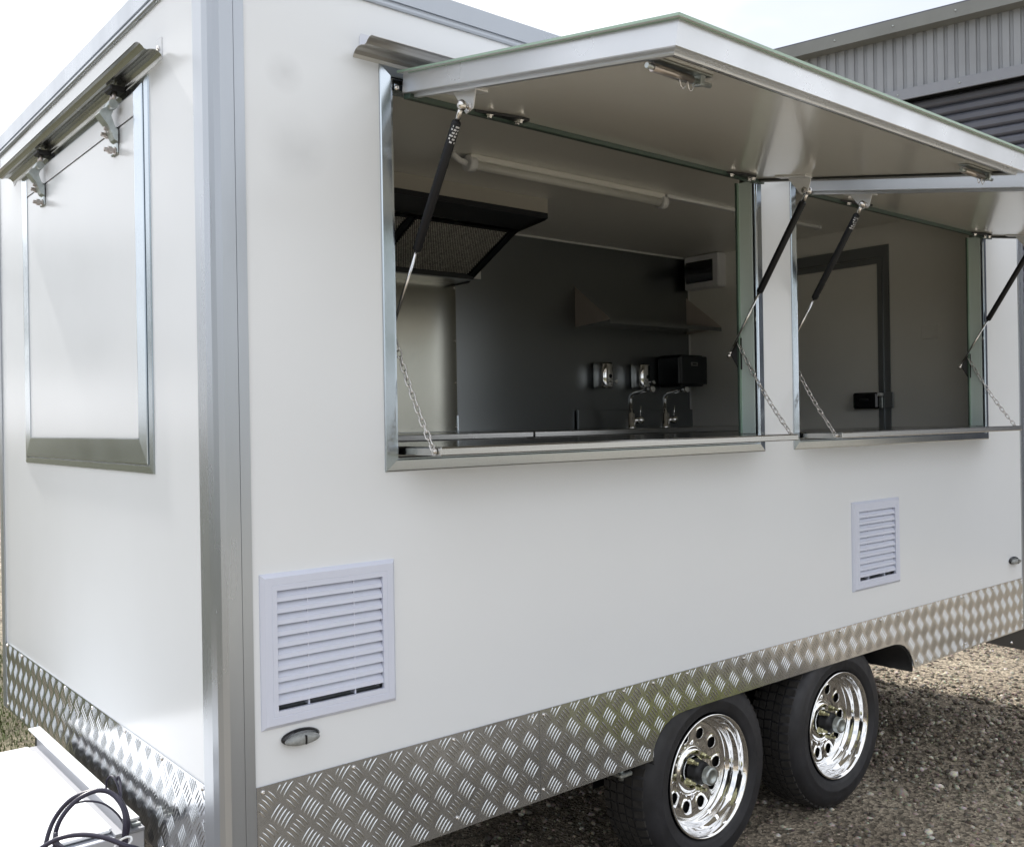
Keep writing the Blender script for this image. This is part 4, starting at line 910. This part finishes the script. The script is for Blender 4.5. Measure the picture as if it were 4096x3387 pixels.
# taps
def tap(x, label):
    t = thing('mixer_tap', (x, 1.77, 1.389), label, 'tap', 'chrome mixer taps on the sink bench')
    MB().lathe([(.030, 0), (.030, .006), (.026, .010), (.026, .078), (.015, .084), (.015, .100)], (x, 1.77, 1.3885), (0, 0, 1), 20, cap1=True).build('tap_body', M['chrome'], t)
    pts = [(x, 1.77, 1.488), (x, 1.77, 1.545)]+[(x, 1.77-.04+.04*math.cos(a), 1.545+.04*math.sin(a)) for a in [PI/2*k/6 for k in range(1, 7)]]+[(x-.004, 1.66, 1.596), (x-.006, 1.60, 1.606)]
    MB().tube(pts, .0120, 12).tube([(x-.006, 1.625, 1.602), (x-.006, 1.592, 1.600)], .0155, 12).build('spout', M['chrome'], t)
    MB().tube([(x+.018, 1.77, 1.430), (x+.050, 1.755, 1.432)], .019, 14).sphere((x+.056, 1.750, 1.432), .024).build('mixer_knob', M['chrome'], t)
    MB().tube([(x+.058, 1.752, 1.446), (x+.060, 1.748, 1.512)], .0035, 8).build('lever', M['chrome'], t)
tap(3.155, 'chrome mixer tap on the sink bench, further from the end wall'); tap(3.445, 'chrome mixer tap on the sink bench, nearer the end wall')
t = thing('power_outlet', (2.18, 1.93, 2.19), 'small white power outlet beside the lower corner of the range hood', 'power outlet')
MB().box(2.150, 2.222, 1.927, 1.9375, 2.170, 2.275, .002).build('outlet_plate', M['tie'], t); MB().box(2.188, 2.200, 1.9245, 1.9272, 2.185, 2.203, .001).build('switch', M['grey_plastic'], t)
t = thing('blank_wall_plate', (3.86, .39, 1.86), 'faint rectangular plate on the inner rear wall right of the door', 'wall plate')
MB().box(3.864, 3.8748, .342, .430, 1.815, 1.885, .002).build('plate', M['panel_in'], t); MB().box(3.8620, 3.8640, .345, .372, 1.820, 1.880, .001).build('plate_cover', M['panel_in'], t)

# ================================================================== DRAWBAR
t = thing('drawbar_toolbox', (-.5, .75, .1), 'white steel toolbox on the drawbar in front of the trailer', 'toolbox')
mb = MB(); mb.box(-.95, -.030, .400, 1.20, .16, .468, .002); mb.build('box_body', M['alu_paint'], t)
mb = MB(); mb.box(-.97, -.100, .422, 1.215, .4725, .480, .003); mb.build('lid', M['white_metal'], t)
mb = MB(); mb.box(-.0995, -.030, .395, 1.215, .4685, .4760, .001); mb.build('lid_gutter', M['gutter_shade'], t)
mb = MB(); mb.box(-.105, -.0993, .422, 1.14, .480, .4845, .001); mb.build('lid_seal_edge', M['white_metal'], t)
mb = MB(); mb.box(-.080, -.046, .385, 1.305, .502, .508, .001); mb.build('angle_rail', M['white_metal'], t)
MB().box(-.080, -.0765, .39, 1.20, .4765, .5018).build('rail_web', M['gutter_shade'], t)
for k in range(3): MB().box(-.052-.001*k, -.034, .470-.028*k, .478-.028*k, .4765, .4825).build('cable_clip', M['zinc'], t)
t2 = thing('drawbar', (-.6, .75, .33), 'galvanised drawbar frame below the white toolbox', 'drawbar')
for (a, b) in (((-.0, .45, .33), (-1.9, .72, .33)), ((-.0, 1.05, .33), (-1.9, .78, .33))):
    MB().tube([a, b], .045, 4, smooth=False).build('drawbar_beam', M['zinc'], t2)

# cable coil hanging in front of the rail
t = thing('coiled_cable', (-.15, .3, .42), 'coiled black corrugated trailer cable tied with a white cable tie', 'cable')
R_ = cam_matrix(math.radians(39.72), 0, math.radians(-.942)); rt = R_.col[0]; up = Vector((0, 0, 1)); fw = -R_.col[2]
def sp(px, py, dep):   # a point of the coil given by its bearing and distance from where the coil hangs
    return CAM + fw*dep + rt*((px-2048)/3820.7*dep) + R_.col[1]*(-(py-1684)/3820.7*dep)
def smooth(pts, n=6):
    P = [Vector(p) for p in pts]; out = []
    for i in range(len(P)-1):
        a, b, c, d = P[max(i-1, 0)], P[i], P[i+1], P[min(i+2, len(P)-1)]
        for k in range(n):
            u = k/n; out.append(.5*((2*b)+(c-a)*u+(2*a-5*b+4*c-d)*u*u+(3*b-a-3*c+d)*u**3))
    return out+[P[-1]]
COIL = {'a': [(-.3107, -.0106, .5306), ]}
def corr(pts, r):
    P = smooth(pts, 14); res = []; d = 0; last = P[0]; out = [P[0]]
    for p in P[1:]:
        while (p-last).length > .0022: last = last+(p-last).normalized()*.0022; out.append(last.copy())
    return out, [r*(1.0 if i % 2 else .84) for i in range(len(out))]
D0 = 2.02
loopA = [(178, 3470, D0-.02), (182, 3380, D0-.02), (215, 3280, D0), (280, 3200, D0+.01), (360, 3165, D0+.02), (430, 3165, D0+.02), (485, 3205, D0+.01), (512, 3280, D0), (505, 3350, D0), (490, 3470, D0-.01)]
loopB = [(222, 3420, D0-.05), (222, 3330, D0-.05), (255, 3255, D0-.04), (320, 3190, D0-.02), (400, 3160, D0), (455, 3180, D0), (495, 3240, D0-.02), (498, 3320, D0-.03), (478, 3400, D0-.03), (440, 3470, D0-.03)]
loopC = [(150, 3400, D0-.1), (235, 3352, D0-.09), (330, 3337, D0-.08), (420, 3350, D0-.08), (500, 3380, D0-.08), (560, 3400, D0-.06), (620, 3470, D0-.06)]
loopE = [(222, 3330, D0-.06), (228, 3370, D0-.07), (260, 3400, D0-.08), (300, 3460, D0-.08)]
for L_ in (loopA, loopB, loopC, loopE):
    p, r = corr([sp(*q) for q in L_], .0052); MB().tube(p, r, 10).build('conduit', M['cable'], t)
thin1 = [(270, 3228, D0-.03), (300, 3212, D0-.02), (350, 3203, D0-.01), (410, 3212, D0), (460, 3245, D0), (490, 3285, D0), (500, 3320, D0)]
thin2 = [(424, 3155, D0+.05), (428, 3118, D0+.05), (446, 3103, D0+.05), (462, 3120, D0+.04), (476, 3160, D0+.03), (486, 3200, D0+.02)]
thin3 = [(466, 3128, D0+.07), (472, 3104, D0+.07), (482, 3130, D0+.06), (485, 3190, D0+.03)]
for L_ in (thin1, thin2, thin3): MB().tube(smooth([sp(*q) for q in L_]), .0022, 8).build('thin_wire', M['cable'], t)
cc = sp(493, 3372, D0-.05); mb = MB(); mb.tube([cc+rt*(.017*math.cos(a))+up*(.006*math.sin(a))*1.2+fw*.012*math.sin(a)+up*.006*math.cos(a) for a in [2*PI*k/16 for k in range(16)]], .0026, 6, closed=True); mb.build('cable_tie', M['tie'], t)

# ================================================================== SHED
nz = math.radians(13.5); N = Vector((math.cos(nz), math.sin(nz), 0)); TT = Vector((-math.sin(nz), math.cos(nz), 0)); d0 = 10.0
def S3(t_, dep, z):  # t along wall, dep towards camera, z
    return CAM.xy.to_3d()+N*(d0-dep)+TT*t_+Vector((0, 0, z)) - N*0 if False else Vector((CAM.x, CAM.y, 0))+N*(d0-dep)+TT*(t_)+Vector((0, 0, z))
toff = -(Vector((CAM.x, CAM.y, 0)).dot(TT))   # so that t=0 is the world origin's projection
def SS(t_, dep, z):
    base = Vector((CAM.x, CAM.y, 0)); base = N*(base.dot(N)+d0-dep)+TT*t_; return base+Vector((0, 0, z))
shed = thing('steel_shed', tuple(SS(0, -4, 0)), 'tall grey steel shed with roller door behind the trailer', 'shed')
TA, TB_ = -7.0, 6.2; DA, DB = -5.2, 4.6
def sbox(mb, ta, tb, da, db, za, zb):
    tmp = MB().box(ta, tb, da, db, za, zb); mb.add([SS(*v) for v in tmp.v], tmp.f); return mb
# corrugated cladding above and beside the door
def clad(ta, tb, za, zb):
    mb = MB(); pt = .0955; n = int((tb-ta)/pt); pr = []
    for i in range(n):
        b = ta+i*pt; pr += [(b, 0), (b+pt*.60, 0), (b+pt*.68, -.018), (b+pt*.92, -.018), (b+pt, 0)]
    pr2 = [p for i, p in enumerate(pr) if i == 0 or p != pr[i-1]]
    vs = [SS(t_, d_, za) for t_, d_ in pr2]+[SS(t_, d_, zb) for t_, d_ in pr2]; m = len(pr2)
    mb.add(vs, [(i, i+1, m+i+1, m+i) for i in range(m-1)]); return mb.build('wall_cladding', M['shed'], shed, fix=False)
clad(TA, TB_, 4.66, 5.30); clad(TA, DA, 0, 4.66); clad(DB, TB_, 0, 4.66)
MB_ = MB(); sbox(MB_, TA-.1, TB_+.1, .0, .16, 5.205, 5.330); MB_.build('fascia', M['shed_trim'], shed)
MB_ = MB(); sbox(MB_, TA-.1, TB_+.1, .125, .155, 5.331, 5.345); MB_.build('fascia_cap', M['shutter'], shed)
MB_ = MB(); sbox(MB_, TA-.1, TB_+.1, -9, .12, 5.30, 5.34); MB_.build('roof', M['shed'], shed)
MB_ = MB(); sbox(MB_, DA, DB, .004, .030, 4.566, 4.672); MB_.build('lintel', M['shed_lintel'], shed)
MB_ = MB(); sbox(MB_, TA, TA+.02, -9, -.02, 0, 5.3); sbox(MB_, TB_-.02, TB_, -9, -.02, 0, 5.3); sbox(MB_, TA, TB_, -9, -8.98, 0, 5.3); MB_.build('side_wall', M['shed'], shed)
for k in range(22):
    for z_, dd in ((4.62, .031), (5.27, .161)):
        mb = MB(); c_ = SS(TA+1+k*.573, dd, z_); mb.lathe([(.010, 0), (.010, .004), (.006, .008)], c_, -N, 6, False, cap1=True)
        if k == 0 and z_ < 5: sc0 = mb.build('screw', M['zinc'], shed)
        else: mb.build('screw', M['zinc'], shed, fix=False)
pr = [(-.16, .100), (-.150, .092), (-.135, .084), (-.128, .070), (-.130, .030), (-.140, .018), (-.156, .008), (-.17, .004), (-.17, .0), (-.19, .0), (-.19, .100)]
s0 = None
for k in range(45):
    z = 4.48-k*.1
    if s0 is None:
        mb = MB(); a = [SS(DA, d_, zz) for d_, zz in pr]; mb.prism(a, TT*(DB-DA)); s0 = mb.build('roller_slat', M['shutter'], shed); s0.location.z = z
        inv = s0.matrix_parent_inverse.copy()
    else:
        o = s0.copy(); sc.collection.objects.link(o); o.location.z = z
MB_ = MB(); sbox(MB_, DA, DB, -.25, -.20, 0, 4.7); MB_.build('door_backing', M['void'], shed)

# ================================================================== TREES (behind the photographer and far behind the trailer; seen in the polished metal)
def tree(x, y, h, seed, label, m='leaf'):
    r = random.Random(seed); t = thing('tree', (x, y, 0), label, 'tree')
    mb = MB(); mb.tube([(x, y, 0), (x+.1, y, h*.25), (x-.05, y+.1, h*.5), (x, y, h*.8)], [h*.035, h*.026, h*.018, h*.006], 8)
    for k in range(6):
        a = r.uniform(0, 6.28); z0 = h*r.uniform(.3, .6); mb.tube([(x, y, z0), (x+math.cos(a)*h*.15, y+math.sin(a)*h*.15, z0+h*.13), (x+math.cos(a)*h*.26, y+math.sin(a)*h*.26, z0+h*.2)], [h*.012, h*.008, h*.003], 6)
    mb.build('trunk', M['bark'], t)
    mb = MB(); cl = [(r.gauss(0, .17)*h, r.gauss(0, .17)*h, h*r.uniform(.42, .95), h*r.uniform(.07, .15)) for _ in range(30)]
    for (cx, cy, cz, rr) in cl:
        for _ in range(60):
            p = Vector((x+cx+r.gauss(0, rr*.6), y+cy+r.gauss(0, rr*.6), cz+r.gauss(0, rr*.5))); a = Vector((r.gauss(0, 1), r.gauss(0, 1), r.gauss(0, 1))).normalized()*r.uniform(.10, .2); b = a.cross(Vector((r.gauss(0, 1), r.gauss(0, 1), r.gauss(0, 1)))).normalized()*r.uniform(.06, .12)
            mb.add([p-a, p+b, p+a, p-b], [(0, 1, 2, 3)])
    mb.build('crown', M[m], t, fix=False)
for i, (x, y, h, l) in enumerate([(-14, -20, 8, 'broad tree at the far left of the yard behind the photographer'), (-5, -24, 9, 'tall tree in the tree line behind the photographer, third from the right'),
                                  (5, -22, 7.5, 'tree in the tree line behind the photographer, second from the right'), (15, -21, 9, 'rightmost tree in the tree line behind the photographer'),
                                  (-22, 3, 8, 'tree standing well ahead of the trailer drawbar'),
        (-9, 33, 8, 'leftmost tree of the row far past the front wall'), (-2.5, 37, 9, 'rightmost tree of the row far past the front wall'), (-17, 27, 8, 'nearest tree of the row far past the front wall')]):
    tree(x, y, h, 40+i, l)
